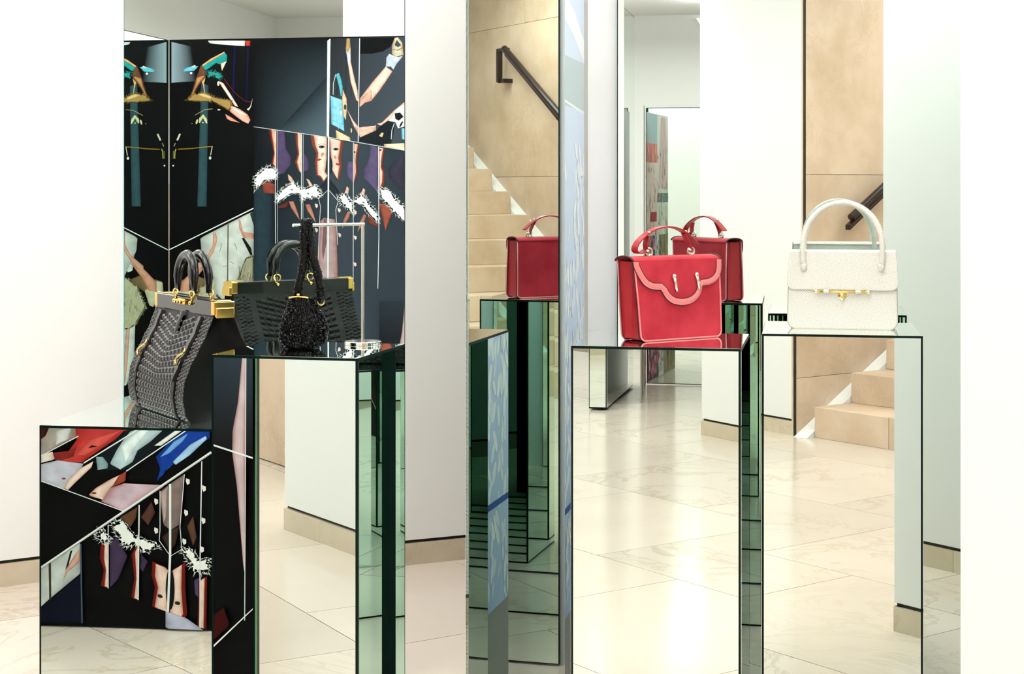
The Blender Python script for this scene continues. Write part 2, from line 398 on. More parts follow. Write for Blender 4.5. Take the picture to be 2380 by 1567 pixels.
PRINT = mat('colour_print', (1, 1, 1), .45, 0, .10); N, L, b = nodes(PRINT)
at = N.new('ShaderNodeAttribute'); at.attribute_name = 'ink'; L.new(at.outputs['Color'], b.inputs['Base Color'])
class Ink:
    """flat coloured shapes printed on a panel; pts are 3d points on the panel, lifted by a hair so later ink lies on top"""
    def __init__(s, nrm, step=.00004): s.v = []; s.f = []; s.c = []; s.n = nrm; s.k = 0; s.step = step
    def poly(s, pts, c, lay=True):
        if lay: s.k += 1
        o = len(s.v); s.v += [tuple(p + s.n * s.k * s.step) for p in pts]; s.f.append([o + i for i in range(len(pts))])
        cc = srgb(c) if isinstance(c, str) else c
        s.c.append([cc] * len(pts))
    def grad(s, q, cs, n=10):
        s.k += 1; cs = [Vector(srgb(c)) for c in cs]; o = len(s.v)
        cols = []
        for j in range(n + 1):
            for i in range(n + 1):
                a, b = i / n, j / n
                s.v.append(tuple((q[0] * (1 - a) + q[1] * a) * (1 - b) + (q[3] * (1 - a) + q[2] * a) * b + s.n * s.k * s.step))
                cols.append((cs[0] * (1 - a) + cs[1] * a) * (1 - b) + (cs[3] * (1 - a) + cs[2] * a) * b)
        for j in range(n):
            for i in range(n):
                f = [j * (n + 1) + i, j * (n + 1) + i + 1, (j + 1) * (n + 1) + i + 1, (j + 1) * (n + 1) + i]
                s.f.append([o + x for x in f]); s.c.append([tuple(cols[x]) for x in f])
    def build(s, name, parent):
        me = bpy.data.meshes.new(name); me.from_pydata(s.v, [], s.f); me.materials.append(PRINT)
        ca = me.color_attributes.new('ink', 'FLOAT_COLOR', 'CORNER')
        flat = []
        for f in s.c:
            for c in f: flat += [c[0], c[1], c[2], 1.0]
        ca.data.foreach_set('color', flat)
        me.update(); o = bpy.data.objects.new(name, me); col.objects.link(o)
        o.parent = parent; o.matrix_parent_inverse = parent.matrix_basis.inverted()
        return o
def band(pts, w):
    """polyline (2d) -> outline polygon of width w"""
    Lp, Rp = [], []
    for i, p in enumerate(pts):
        a = pts[max(i - 1, 0)]; b = pts[min(i + 1, len(pts) - 1)]
        dx, dy = b[0] - a[0], b[1] - a[1]; l = math.hypot(dx, dy) or 1
        Lp.append((p[0] - dy / l * w / 2, p[1] + dx / l * w / 2)); Rp.append((p[0] + dy / l * w / 2, p[1] - dx / l * w / 2))
    return Lp + Rp[::-1]
def oval(cx, cy, rx, ry, n=14, rot=0):
    o = []
    for k in range(n):
        a = k / n * 2 * math.pi; x, y = rx * math.cos(a), ry * math.sin(a)
        o.append((cx + x * math.cos(rot) - y * math.sin(rot), cy + x * math.sin(rot) + y * math.cos(rot)))
    return o

# ---- the photo collage panel (stands left of the frame, printed side towards the mirrors)
C_Y, CX0, CX1, CTOP = 2.665, -2.545, -1.535, 1.975
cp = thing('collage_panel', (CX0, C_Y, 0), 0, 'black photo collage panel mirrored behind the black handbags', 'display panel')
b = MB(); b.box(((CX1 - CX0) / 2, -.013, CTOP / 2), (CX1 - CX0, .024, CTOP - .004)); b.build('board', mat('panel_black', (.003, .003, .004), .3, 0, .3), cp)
b = MB(); b.box((CX1 - CX0 + .001, -.002, CTOP / 2), (.002, .008, CTOP)); b.build('glass_edge', mat('edge_bright_green', (.04, .22, .1), .2), cp)
UP = Vector((0, 1, 0))
ink = Ink(UP)
PP = Vector((0, C_Y + .001, 0))
P1C = Vector((-1.583, 3.755, 0)); P1R = R(1.9)
P2FL, P2FR = Vector((-1.288, 3.385, 0)), Vector((-.951, 3.365, 0))
def nrm_of(a): return Vector((math.sin(a), -math.cos(a), 0))
MLP = (Vector((0, ML_Y - .004, 0)), Vector((0, -1, 0)))
P1P = (P1C, nrm_of(P1R))
d_ = (P2FR - P2FL).normalized(); P2P = (P2FL, Vector((d_.y, -d_.x, 0)))
def clampc(p):
    return Vector((min(max(p.x, CX0), CX1), p.y, min(max(p.z, .004), CTOP - .002)))
def mk(mir, ox, oy, sc):
    return lambda q: clampc(on_mirror_to_plane(ox + q[0] / sc, oy + q[1] / sc, mir[0], mir[1], PP, UP))
UL, FA, UR, LL = mk(MLP, 290, 80, 3.916), mk(MLP, 580, 280, 4.354), mk(MLP, 580, 80, 6.268), mk(MLP, 285, 470, 3.481)
PA = mk(P1P, 0, 940, 2.479); PB = mk(P2P, 0, 0, 1.0)
def hsh(x, y, s=0):
    v = math.sin(x * 12.9898 + y * 78.233 + s * 37.7) * 43758.5453; return v - math.floor(v)
def vnoise(x, y):
    xi, yi = math.floor(x), math.floor(y); fx, fy = x - xi, y - yi; fx = fx * fx * (3 - 2 * fx); fy = fy * fy * (3 - 2 * fy)
    return (hsh(xi, yi) * (1 - fx) + hsh(xi + 1, yi) * fx) * (1 - fy) + (hsh(xi, yi + 1) * (1 - fx) + hsh(xi + 1, yi + 1) * fx) * fy
def spans(pts, y):
    xs_ = []
    for (x0, y0), (x1, y1) in zip(pts, pts[1:] + pts[:1]):
        if (y0 <= y < y1) or (y1 <= y < y0): xs_.append(x0 + (x1 - x0) * (y - y0) / (y1 - y0))
    xs_.sort(); return list(zip(xs_[::2], xs_[1::2]))
def P(m, pts, c):
    """a printed shape with photographic modelling: rounder tone across its width and a little mottling"""
    base = Vector(srgb(c)); y0 = min(p[1] for p in pts); y1 = max(p[1] for p in pts); wd = max(p[0] for p in pts) - min(p[0] for p in pts)
    if max(base) < .03 or (y1 - y0) < 24 or wd < 24:
        ink.poly([m(q) for q in pts], c); return
    ink.k += 1; n = int(min(46, max(8, (y1 - y0) / 9))); nu = int(min(14, max(4, wd / 14)))
    warm = base.x > base.y * 1.08 and base.x > .3
    def colr(u, x, y):
        e = 1 - abs(2 * u - 1) ** 3; k = .58 + .42 * e; k *= .86 + .3 * vnoise(x / 38, y / 38) * (.6 + .8 * vnoise(x / 11, y / 11))
        q = base * min(k, 1.12)
        if warm: q = Vector((q.x, q.y * (.62 + .38 * e), q.z * (.56 + .44 * e)))
        return tuple(min(1, t) for t in q)
    dy = (y1 - y0) / n; eps = 1e-4
    for j in range(n):
        ya, yb = y0 + j * dy + eps, y0 + (j + 1) * dy - eps; A, B = spans(pts, ya), spans(pts, yb)
        if len(A) != len(B): A = B = spans(pts, (ya + yb) / 2)
        for (a0, a1), (b0, b1) in zip(A, B):
            o = len(ink.v); cs = []
            for (l, r, y) in ((a0, a1, y0 + j * dy), (b0, b1, y0 + (j + 1) * dy)):
                for i in range(nu + 1):
                    x = l + (r - l) * i / nu; ink.v.append(tuple(m((x, y)) + ink.n * ink.k * ink.step)); cs.append(colr(i / nu, x, y))
            for i in range(nu):
                f = [i, i + 1, nu + 2 + i, nu + 1 + i]; ink.f.append([o + q for q in f]); ink.c.append([cs[q] for q in f])
def LN(m, pts, w, c): ink.poly([m(q) for q in band(pts, w)], c)
def O(m, cx, cy, r, c, ry=None, rot=0): P(m, oval(cx, cy, r, ry or r, rot=rot), c)
def G(m, q, cs, n=10): ink.grad([m(x) for x in q], cs, n)
def FEATHER(m, pts, c, amp, seed):
    rnd = random.Random(seed); out = []
    for i, p in enumerate(pts):
        q = pts[(i + 1) % len(pts)]; l = math.hypot(q[0] - p[0], q[1] - p[1]); n = max(1, int(l / (amp * 1.1)))
        for k in range(n):
            t = k / n; x, y = p[0] + (q[0] - p[0]) * t, p[1] + (q[1] - p[1]) * t
            s = amp * rnd.uniform(.2, 1) * (1 if k % 2 else -.6)
            out.append((x + (q[1] - p[1]) / l * s, y - (q[0] - p[0]) / l * s))
    ink.poly([m(q) for q in out], c)
    cx_ = sum(p[0] for p in pts) / len(pts); cy_ = sum(p[1] for p in pts) / len(pts); base = srgb(c)
    for i, p in enumerate(pts):
        q = pts[(i + 1) % len(pts)]; l = math.hypot(q[0] - p[0], q[1] - p[1])
        for k in range(max(1, int(l / (amp * .5)))):
            t = rnd.random(); x, y = p[0] + (q[0] - p[0]) * t, p[1] + (q[1] - p[1]) * t; d = math.hypot(x - cx_, y - cy_) or 1; ln_ = amp * rnd.uniform(.6, 2.1); ux, uy = (x - cx_) / d, (y - cy_) / d; ux, uy = ux + rnd.uniform(-.5, .5), uy + rnd.uniform(-.5, .5); g = rnd.uniform(.75, 1.0)
            ink.poly([m((x - uy * amp * .28 - ux * amp, y + ux * amp * .28 - uy * amp)), m((x + uy * amp * .28 - ux * amp, y - ux * amp * .28 - uy * amp)), m((x + ux * ln_, y + uy * ln_))], tuple(g * v for v in base), lay=False)
# ground of the panel
ink.poly([Vector((CX0, C_Y + .001, .004)), Vector((CX1, C_Y + .001, .004)), Vector((CX1, C_Y + .001, CTOP)), Vector((CX0, C_Y + .001, CTOP))], '020203')
# top left: shoes
G(UL, [(425, 68), (600, 110), (650, 425), (425, 440)], ['8b9ca8', '0c1016', '0a0d12', '93a4ae'])  # grey-blue glow put into the print's colour
P(UL, [(757, 57), (1095, 57), (1092, 105), (900, 95), (770, 80)], 'dedede'); P(UL, [(1095, 57), (1143, 57), (1140, 108), (1100, 105)], 'b8332f')
LN(UL, [(1000, 110), (985, 600)], 16, '070740'); LN(UL, [(1125, 100), (1105, 620)], 14, '080838')
P(UL, [(695, 440), (762, 455), (745, 1567), (660, 1567)], '2f4b53')
P(UL, [(700, 280), (780, 225), (905, 160), (932, 190), (930, 240), (905, 262), (870, 270), (830, 262), (780, 300), (740, 325), (712, 310)], '1c8f8b')
P(UL, [(700, 280), (780, 222), (905, 157), (912, 168), (790, 238), (715, 288)], 'd6a06a')
P(UL, [(872, 265), (928, 245), (885, 332)], 'e8dcc0')
P(UL, [(530, 322), (570, 300), (625, 290), (670, 290), (630, 335), (540, 338)], '63bcd2'); P(UL, [(600, 295), (640, 278), (648, 292), (620, 300)], 'd8d0a8'); O(UL, 604, 352, 11, 'e6e6e6')
FEATHER(UL, [(745, 335), (800, 330), (860, 345), (890, 385), (860, 415), (845, 400), (800, 375), (760, 395)], '2c8985', 10, 3)
P(UL, [(693, 280), (722, 305), (740, 350), (735, 395), (700, 430), (655, 495), (628, 560), (600, 575), (580, 582), (612, 520), (638, 430), (660, 370)], '6d3f2a')
P(UL, [(655, 395), (715, 375), (732, 380), (690, 425), (640, 500), (620, 550), (610, 545), (640, 470)], 'b98a5a')
P(UL, [(700, 430), (735, 395), (722, 450), (733, 530), (724, 530), (712, 460)], 'd2b277')
P(UL, [(850, 425), (895, 440), (960, 540), (1035, 660), (1000, 650), (940, 560), (880, 470)], 'f0d8ce'); O(UL, 852, 448, 11, 'd8c8a0', 22)
LN(UL, [(905, 405), (1000, 530), (1090, 605), (1150, 615)], 6, '6a1a1a')
FEATHER(UL, [(560, 600), (620, 545), (700, 530), (760, 540), (830, 575), (900, 590), (975, 600), (970, 650), (955, 695), (880, 650), (800, 610), (740, 610), (660, 608)], 'a9854a', 9, 5)
P(UL, [(660, 545), (720, 535), (800, 570), (780, 585), (700, 565)], 'd8bd80')
P(UL, [(970, 648), (1050, 680), (1120, 730), (1145, 780), (1125, 812), (1080, 795), (1010, 745), (955, 700)], 'efb6a6'); P(UL, [(985, 662), (1060, 695), (1110, 735), (1040, 720), (985, 690)], 'fbe3da')
P(UL, [(915, 725), (970, 755), (1048, 805), (960, 785), (930, 770)], 'e59d8c')
P(UL, [(1165, 580), (1150, 660), (1130, 692), (1100, 690), (1140, 660)], 'e6ded6')
LN(UL, [(640, 735), (730, 685), (800, 678)], 5, 'b3a272'); P(UL, [(675, 765), (715, 728), (750, 770), (752, 815), (735, 800), (712, 760), (690, 800), (676, 805)], 'd9d3a2')
O(UL, 657, 795, 9, 'd0cb9a', 24, .3); O(UL, 712, 803, 6, 'e6e2c4'); O(UL, 613, 810, 4, 'e6e2c4'); O(UL, 858, 686, 14, 'd0cdb8', 7)
LN(UL, [(485, 1045), (600, 1040), (700, 1028), (800, 1020)], 7, 'a8812f'); LN(UL, [(798, 1020), (782, 1100)], 7, 'd8d0b8'); O(UL, 778, 1125, 12, 'ecece4', 15)
LN(UL, [(455, 1130), (458, 1070), (468, 1042)], 9, 'b8b060'); LN(UL, [(442, 1130), (444, 1060)], 7, '6f6b20'); O(UL, 442, 1195, 8, 'e0e0d8'); LN(UL, [(505, 905), (478, 965)], 16, 'd6d0ba'); LN(UL, [(462, 990), (448, 1020)], 8, 'a8a080')
# lower left: white dress, fur, arms
SM = lambda pts: [(378 + (378 - x) * 1.09, y) for x, y in pts]
P(LL, SM([(20, 222), (135, 285), (110, 560), (60, 580), (20, 440)]), 'd9ddd9'); P(LL, SM([(20, 1000), (130, 980), (120, 1350), (60, 1500), (20, 1500)]), 'd6dad5')
FEATHER(LL, SM([(20, 620), (75, 620), (150, 700), (210, 850), (130, 1000), (80, 1040), (20, 1040)]), 'bdb899', 8, 9)
P(LL, SM([(75, 640), (160, 600), (330, 640), (350, 760), (270, 850), (240, 840), (200, 730)]), '7d6845'); P(LL, SM([(200, 720), (290, 640), (335, 650), (340, 740), (262, 850), (235, 840)]), 'd5cfb0')
P(LL, SM([(20, 390), (110, 470), (200, 550), (290, 650), (290, 730), (230, 720), (180, 620), (110, 520), (20, 440)]), 'd69c84'); P(LL, SM([(60, 1040), (88, 1040), (72, 1300), (52, 1480), (35, 1480)]), 'dcaf9e')
P(LL, SM([(25, 440), (40, 450), (80, 600), (70, 640), (40, 560)]), '15171c')
P(LL, [(630, 290), (840, 182), (1000, 100), (1062, 75), (1062, 440), (1000, 480), (960, 560), (920, 720), (980, 1000), (900, 1000), (870, 860), (760, 740), (735, 600), (640, 400)], 'd4d8d2')
P(LL, [(1030, 90), (1062, 75), (1062, 190)], '2b3740')
P(LL, [(940, 135), (955, 150), (975, 240), (1062, 255), (1062, 300), (980, 290), (945, 210)], 'cf9c86'); P(LL, [(965, 290), (985, 290), (1040, 370), (1055, 440), (1035, 430)], '101114')
P(LL, [(735, 235), (750, 240), (770, 300), (735, 410), (640, 540), (580, 560), (580, 520), (690, 430), (730, 350)], 'd3a48f')
for (x, y, dx, dy) in ((800, 330, -14, 70), (812, 520, 30, -6), (905, 330, 18, 60), (870, 480, 30, 20)): LN(LL, [(x, y), (x + dx * .5 + 4, y + dy * .5), (x + dx, y + dy)], 4, '6d7064')
LN(LL, [(855, 170), (850, 745)], 9, '5d5445')
rnd = random.Random(4)
FEATHER(LL, [(1000, 450), (1058, 430), (1060, 700), (1010, 900), (970, 1010), (920, 860), (925, 650)], 'a29e84', 9, 11)
for k in range(46):
    t = rnd.random(); x = 935 + rnd.random() * 110; y = 500 + t * 400; LN(LL, [(x, y), (x + rnd.uniform(-22, 8), y + rnd.uniform(30, 60))], 3, rnd.choice(['57543f', '3c3a2c', 'd0ccb4']))
for k in range(40):
    x = 30 + rnd.random() * 120; y = 650 + rnd.random() * 330; LN(LL, SM([(x, y), (x + rnd.uniform(-10, 18), y + rnd.uniform(20, 50))]), 3, rnd.choice(['6a6650', '8a8668', 'd8d4ba']))
LN(LL, [(370, 386), (1062, 50)], 9, 'f2f2f2')
# right upper: legs, blue bag, over gradients with glare haze painted in
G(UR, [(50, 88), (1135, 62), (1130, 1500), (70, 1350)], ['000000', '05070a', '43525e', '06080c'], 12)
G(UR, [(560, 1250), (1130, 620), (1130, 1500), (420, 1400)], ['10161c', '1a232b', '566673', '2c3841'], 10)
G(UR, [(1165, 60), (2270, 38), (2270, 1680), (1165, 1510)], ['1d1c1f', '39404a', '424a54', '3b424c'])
P(UR, [(1610, 56), (2120, 45), (2060, 180), (1950, 250), (1780, 285), (1610, 285)], '050609')
for x in (1290, 1350, 1420, 1500): LN(UR, [(x, 60), (x - 14, 900)], 14, '2a2630')
P(UR, [(1140, 62), (1186, 61), (1165, 1505), (1128, 1500)], 'e3e8ec')
P(UR, [(1440, 60), (1470, 60), (1480, 250), (1482, 400), (1530, 620), (1580, 820), (1590, 980), (1560, 960), (1480, 700), (1440, 430), (1410, 230)], 'e6c9b8'); P(UR, [(1412, 240), (1478, 240), (1480, 400), (1440, 430)], 'c9c8d4')
P(UR, [(1420, 60), (1470, 60), (1475, 180), (1440, 265), (1405, 220)], 'a88f60')
P(UR, [(1610, 940), (1800, 690), (1990, 470), (2090, 540), (1900, 820), (1780, 970), (1700, 990), (1610, 1060)], 'edd0c1'); P(UR, [(1610, 960), (1780, 800), (1790, 950), (1700, 990), (1610, 1060)], 'e0a998')
P(UR, [(2000, 340), (2040, 285), (2160, 330), (2240, 320), (2150, 430), (2100, 515), (2060, 465), (1990, 470)], 'c3c7da')
P(UR, [(2080, 170), (2120, 50), (2170, 44), (2230, 120), (2250, 300), (2140, 330), (2080, 290)], 'c8bca0'); P(UR, [(2150, 80), (2215, 160), (2170, 190), (2120, 160)], '36424c'); O(UR, 2140, 245, 12, 'f4f0e4'); LN(UR, [(2095, 220), (2160, 235), (2230, 200)], 12, '6d6352')
P(UR, [(1185, 895), (1365, 960), (1388, 1410), (1200, 1310)], '86c8e4'); LN(UR, [(1196, 1245), (1386, 1320)], 6, '5a9cb8'); LN(UR, [(1225, 880), (1228, 720), (1262, 585)], 9, 'd2d6d2'); LN(UR, [(1292, 930), (1300, 1385)], 4, 'c8dce4')
P(UR, [(1262, 580), (1310, 565), (1340, 640), (1365, 770), (1350, 900), (1335, 900), (1310, 760)], '57aebd')
P(UR, [(1365, 800), (1420, 930), (1430, 1060), (1410, 1250), (1380, 1200), (1350, 1000)], 'd4c3a2'); O(UR, 1400, 1060, 20, '4a4038', 40); O(UR, 1340, 1140, 22, 'e8e0d0', 30)
P(UR, [(1420, 1080), (1520, 1260), (1600, 1355), (1850, 1330), (1850, 1400), (1620, 1502), (1530, 1350)], 'e5c0b0')
P(UR, [(1620, 1502), (1850, 1400), (1990, 1250), (2130, 1300), (2060, 1640), (1600, 1560)], '1c2026')
P(UR, [(1850, 1300), (1930, 1290), (2110, 1110), (2270, 980), (2270, 1060), (2050, 1240), (1920, 1330)], 'e7c3b2')
P(UR, [(2030, 1260), (2150, 1080), (2270, 1020), (2270, 1340), (2170, 1370), (2130, 1280)], 'eeeeec'); P(UR, [(2120, 1150), (2200, 1140), (2250, 1200), (2180, 1260), (2130, 1230)], '14171b'); O(UR, 2215, 1310, 14, '14171b', 50, .5)
LN(UR, [(2115, 1300), (2080, 1400), (2070, 1530)], 10, 'd8d8d4'); P(UR, [(1890, 1480), (1930, 1430), (1965, 1440), (1940, 1500)], 'e6d49c'); O(UR, 1490, 1400, 10, 'd8cc9c', 34)
P(UR, [(1265, 1395), (1470, 1500), (1480, 1567), (1270, 1530)], 'ecd8ac')
LN(UR, [(1612, 58), (1590, 1570)], 11, 'e6eaee')
# faces band
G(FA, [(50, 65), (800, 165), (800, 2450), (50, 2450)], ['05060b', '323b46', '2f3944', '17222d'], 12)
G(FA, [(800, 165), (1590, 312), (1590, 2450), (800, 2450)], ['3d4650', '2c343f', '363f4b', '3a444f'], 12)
P(FA, [(50, 640), (230, 700), (225, 2450), (50, 2450)], '263742')
P(FA, [(285, 100), (360, 110), (375, 290), (425, 370), (420, 450), (360, 530), (285, 560)], '56456a')
P(FA, [(550, 330), (590, 380), (605, 450), (600, 500), (550, 520)], '554567'); P(FA, [(1000, 420), (1058, 420), (1058, 640), (1000, 570), (988, 500)], '62527a')
P(FA, [(1225, 255), (1310, 270), (1310, 740), (1220, 640), (1160, 580), (1165, 490), (1200, 430), (1222, 350)], '5f5074'); P(FA, [(1410, 480), (1565, 330), (1565, 740), (1480, 640), (1415, 580)], '3a3548')
for pts, c1, c2 in (([(200, 90), (280, 105), (278, 490), (225, 440), (250, 330), (228, 230)], '7a241a', 'e6b39c'), ([(470, 125), (535, 140), (535, 535), (500, 515), (462, 420), (495, 340), (478, 260)], '8a3a2a', 'efcbb8')):
    P(FA, pts, c1); mx = max(p[0] for p in pts); P(FA, [(mx - (mx - x) * .68, y) for x, y in pts], c2)
P(FA, [(620, 148), (790, 170), (785, 420), (770, 520), (800, 560), (760, 640), (720, 570), (680, 560), (665, 430), (680, 330), (640, 250)], '8f4434')
P(FA, [(655, 155), (790, 170), (785, 420), (770, 520), (795, 560), (758, 610), (722, 560), (695, 550), (690, 430), (700, 330), (672, 250)], 'f2d6c8')
O(FA, 735, 268, 30, '39424a', 15); O(FA, 737, 268, 10, '0c0e12'); LN(FA, [(700, 248), (740, 236), (775, 246)], 6, 'b08a78'); O(FA, 742, 345, 14, 'c79a88', 24, .3); P(FA, [(672, 395), (715, 385), (740, 395), (700, 412)], 'a84238')
P(FA, [(815, 180), (960, 208), (940, 300), (930, 380), (945, 460), (905, 610), (870, 560), (840, 500), (830, 380)], '8f4434')
P(FA, [(815, 180), (930, 203), (918, 300), (905, 380), (918, 460), (895, 590), (868, 550), (842, 500), (832, 380)], 'efd0c1')
O(FA, 880, 292, 28, '39424a', 14); O(FA, 878, 292, 9, '0c0e12'); O(FA, 872, 372, 12, 'c79a88', 22, -.3); P(FA, [(878, 430), (925, 438), (910, 460), (884, 452)], 'a84238')
P(FA, oval(812, 455, 34, 95), '272f3a'); P(FA, [(700, 700), (800, 570), (910, 710), (900, 790), (810, 690), (715, 780)], '252c36')
P(FA, [(1062, 235), (1120, 246), (1098, 330), (1092, 420), (1100, 520), (1062, 650)], '8a3c2e'); P(FA, [(1062, 235), (1105, 243), (1085, 330), (1078, 420), (1084, 520), (1062, 620)], 'e8bca8')
P(FA, [(1318, 275), (1375, 283), (1358, 380), (1348, 470), (1372, 520), (1368, 650), (1320, 710)], '8a3c2e'); P(FA, [(1318, 275), (1360, 280), (1340, 380), (1332, 470), (1352, 520), (1348, 630), (1320, 690)], 'efcdbd'); O(FA, 1330, 300, 12, '20262c', 8); O(FA, 1070, 320, 8, '20262c', 10)
P(FA, [(130, 640), (210, 622), (270, 650), (265, 742), (150, 735)], '8c4236'); P(FA, [(1315, 840), (1400, 850), (1465, 910), (1430, 985), (1380, 1120), (1350, 980)], '9c5242')
for x, y in ((405, 820), (570, 850)): P(FA, [(x, y), (x + 50, y), (x + 90, y + 110), (x + 110, y + 190), (x + 60, y + 120), (x + 20, y + 60)], 'b87f6c')
for x, y in ((1000, 920), (1160, 950)): P(FA, [(x, y), (x + 30, y + 10), (x + 10, y + 70), (x - 60, y + 180), (x - 40, y + 80)], 'b27866')
P(FA, [(295, 870), (400, 820), (390, 880), (300, 890)], '6b2f26'); P(FA, [(1200, 930), (1310, 1050), (1300, 1075), (1210, 1040)], '7c4034')
P(FA, [(395, 545), (430, 570), (475, 645), (440, 645), (400, 600)], 'e4c2b2'); P(FA, [(580, 590), (610, 600), (660, 680), (620, 680)], 'e4c2b2'); P(FA, [(990, 665), (1015, 690), (1000, 760), (960, 760)], 'e0bdae'); P(FA, [(1155, 685), (1178, 700), (1165, 770), (1120, 765)], 'e0bdae')
for k, pts in enumerate(([(55, 575), (110, 520), (190, 460), (280, 490), (290, 590), (150, 620), (60, 710)], [(280, 760), (340, 690), (440, 620), (500, 660), (540, 690), (600, 680), (680, 650), (735, 740), (700, 790), (650, 770), (640, 800), (580, 780), (530, 830), (520, 740), (430, 740), (390, 760), (300, 830), (275, 830)], [(890, 765), (985, 740), (1060, 850), (1060, 960), (980, 870), (930, 850), (915, 790)], [(1065, 800), (1130, 750), (1180, 770), (1230, 850), (1310, 960), (1310, 1045), (1200, 930), (1140, 850), (1070, 840)], [(1320, 690), (1400, 690), (1480, 780), (1590, 900), (1590, 1040), (1470, 930), (1330, 780)])):
    FEATHER(FA, pts, 'f8f8f8', 15, 20 + k)
for x, y in ((435, 700), (600, 740), (1010, 800), (1160, 830)): O(FA, x, y, 14, '6a7078', 7, .5)
P(FA, [(720, 1020), (760, 985), (870, 1000), (885, 1100), (905, 1700), (680, 1700)], 'b99ea2'); P(FA, [(760, 990), (790, 985), (785, 1240), (750, 1420), (740, 1300)], '7c5a5e')
for x, y in ((685, 862), (915, 908), (1078, 930), (685, 1108), (920, 1160), (1078, 1185), (1076, 1455)): P(FA, [(x - 18, y - 22), (x + 14, y - 14), (x + 16, y + 10), (x, y + 26), (x - 14, y + 8)], 'e8d6d0')
for pts, wd in (([(50, 65), (800, 170), (1590, 308)], 5), ([(275, 95), (268, 800), (275, 1700)], 6), ([(292, 100), (290, 1700)], 3), ([(535, 140), (533, 1030)], 7), ([(552, 145), (548, 1030)], 3), ([(808, 165), (800, 1700)], 15), ([(1058, 225), (1056, 1700)], 6), ([(1312, 265), (1316, 1180), (1305, 1700)], 7), ([(708, 790), (806, 700), (906, 818)], 5), ([(706, 790), (726, 870), (715, 1060), (690, 1700)], 5), ([(906, 818), (880, 900), (900, 1260)], 5)):
    LN(FA, pts, wd, 'e8ecf0')
P(FA, [(1365, 235), (1600, 230), (1600, 312), (1370, 266)], 'ece0c4'); P(FA, [(1545, 80), (1600, 80), (1600, 200), (1548, 190)], '86c8e4')
# lower half, seen in the low plinth (upside-down half of the collage)
P(PA, [(228, 100), (440, 108), (452, 185), (228, 300)], 'a99c93'); P(PA, [(228, 100), (300, 110), (270, 180), (228, 210)], '3a1512'); P(PA, [(330, 150), (420, 130), (400, 200), (330, 230)], 'd8d4d0')
P(PA, [(440, 118), (800, 122), (640, 220), (480, 332), (330, 328), (310, 270), (400, 270), (450, 200)], 'c93c38'); P(PA, [(520, 200), (700, 150), (620, 220), (500, 290), (440, 290)], 'de5a52'); P(PA, [(310, 275), (400, 270), (450, 235), (430, 300), (330, 325)], '8a2a26'); P(PA, [(515, 250), (535, 232), (572, 240), (540, 246)], '2a0a0a')
P(PA, [(228, 345), (340, 320), (420, 330), (490, 335), (440, 440), (370, 485), (228, 432)], 'cdc9d8'); P(PA, [(228, 290), (310, 270), (325, 315), (240, 335)], 'f0dcd4')
P(PA, [(375, 480), (400, 430), (470, 365), (545, 325), (535, 360), (450, 440), (400, 490)], 'f0d8cc'); O(PA, 375, 425, 12, '8a5040', 6)
P(PA, [(545, 330), (590, 285), (640, 232), (720, 150), (830, 128), (1090, 130), (930, 230), (760, 375), (620, 375)], '0c161c')
P(PA, [(560, 300), (600, 300), (630, 340), (625, 372), (570, 375)], '8fa8b0'); P(PA, [(640, 340), (680, 260), (720, 200), (760, 150), (880, 128), (960, 132), (870, 215), (800, 262), (770, 330), (700, 372)], 'bfd2d8'); P(PA, [(700, 240), (800, 150), (880, 135), (790, 240), (730, 330)], 'e8f0f0'); P(PA, [(895, 235), (1030, 138), (1070, 138), (935, 235)], 'f0f0ee')
P(PA, [(905, 300), (1000, 195), (1080, 148), (1215, 138), (1215, 190), (1090, 285), (960, 375), (908, 445), (930, 370)], '123a98'); P(PA, [(930, 300), (1010, 210), (1090, 165), (1060, 210), (980, 280)], '6fa4de'); P(PA, [(1000, 330), (1100, 230), (1190, 180), (1200, 195), (1100, 290), (1020, 345)], 'a8cdf0'); P(PA, [(940, 400), (1000, 345), (985, 350), (930, 420)], '2a60d0')
P(PA, [(590, 555), (640, 480), (720, 452), (940, 458), (950, 472), (720, 612)], 'd2b6c4'); P(PA, [(515, 522), (560, 478), (640, 430), (730, 388), (722, 440), (650, 472), (600, 545)], 'efd2c4'); O(PA, 550, 508, 14, '7a3c2c', 6); P(PA, [(690, 410), (735, 380), (730, 440), (650, 475)], 'a04434')
LN(PA, [(228, 432), (720, 612)], 5, 'f0f0f0')
for pts, wd in (([(232, 300), (460, 180)], 5), ([(490, 335), (830, 125)], 7), ([(735, 382), (1090, 140)], 6)): LN(PA, pts, wd, 'eef0f0')
P(PA, [(222, 948), (468, 795), (470, 970), (290, 1120), (222, 1182)], 'd2d6d3'); P(PA, [(288, 912), (302, 906), (304, 1120), (292, 1120)], '3a3224'); P(PA, [(440, 862), (468, 828), (466, 905), (400, 960), (370, 1018), (390, 940)], 'd6a996'); P(PA, [(413, 842), (426, 835), (402, 925), (385, 948)], '14151a')
P(PA, [(222, 1184), (300, 1120), (472, 975), (478, 1252), (215, 1252)], '0a0d20'); LN(PA, [(473, 800), (481, 1255)], 8, '4d5c72')
P(PA, [(640, 792), (680, 758), (742, 870), (730, 900), (690, 1000), (640, 1052)], '43344f'); P(PA, [(820, 860), (860, 900), (830, 960), (815, 940)], '3c2f48'); P(PA, [(1125, 1010), (1160, 990), (1155, 1110), (1130, 1090)], '54406a')
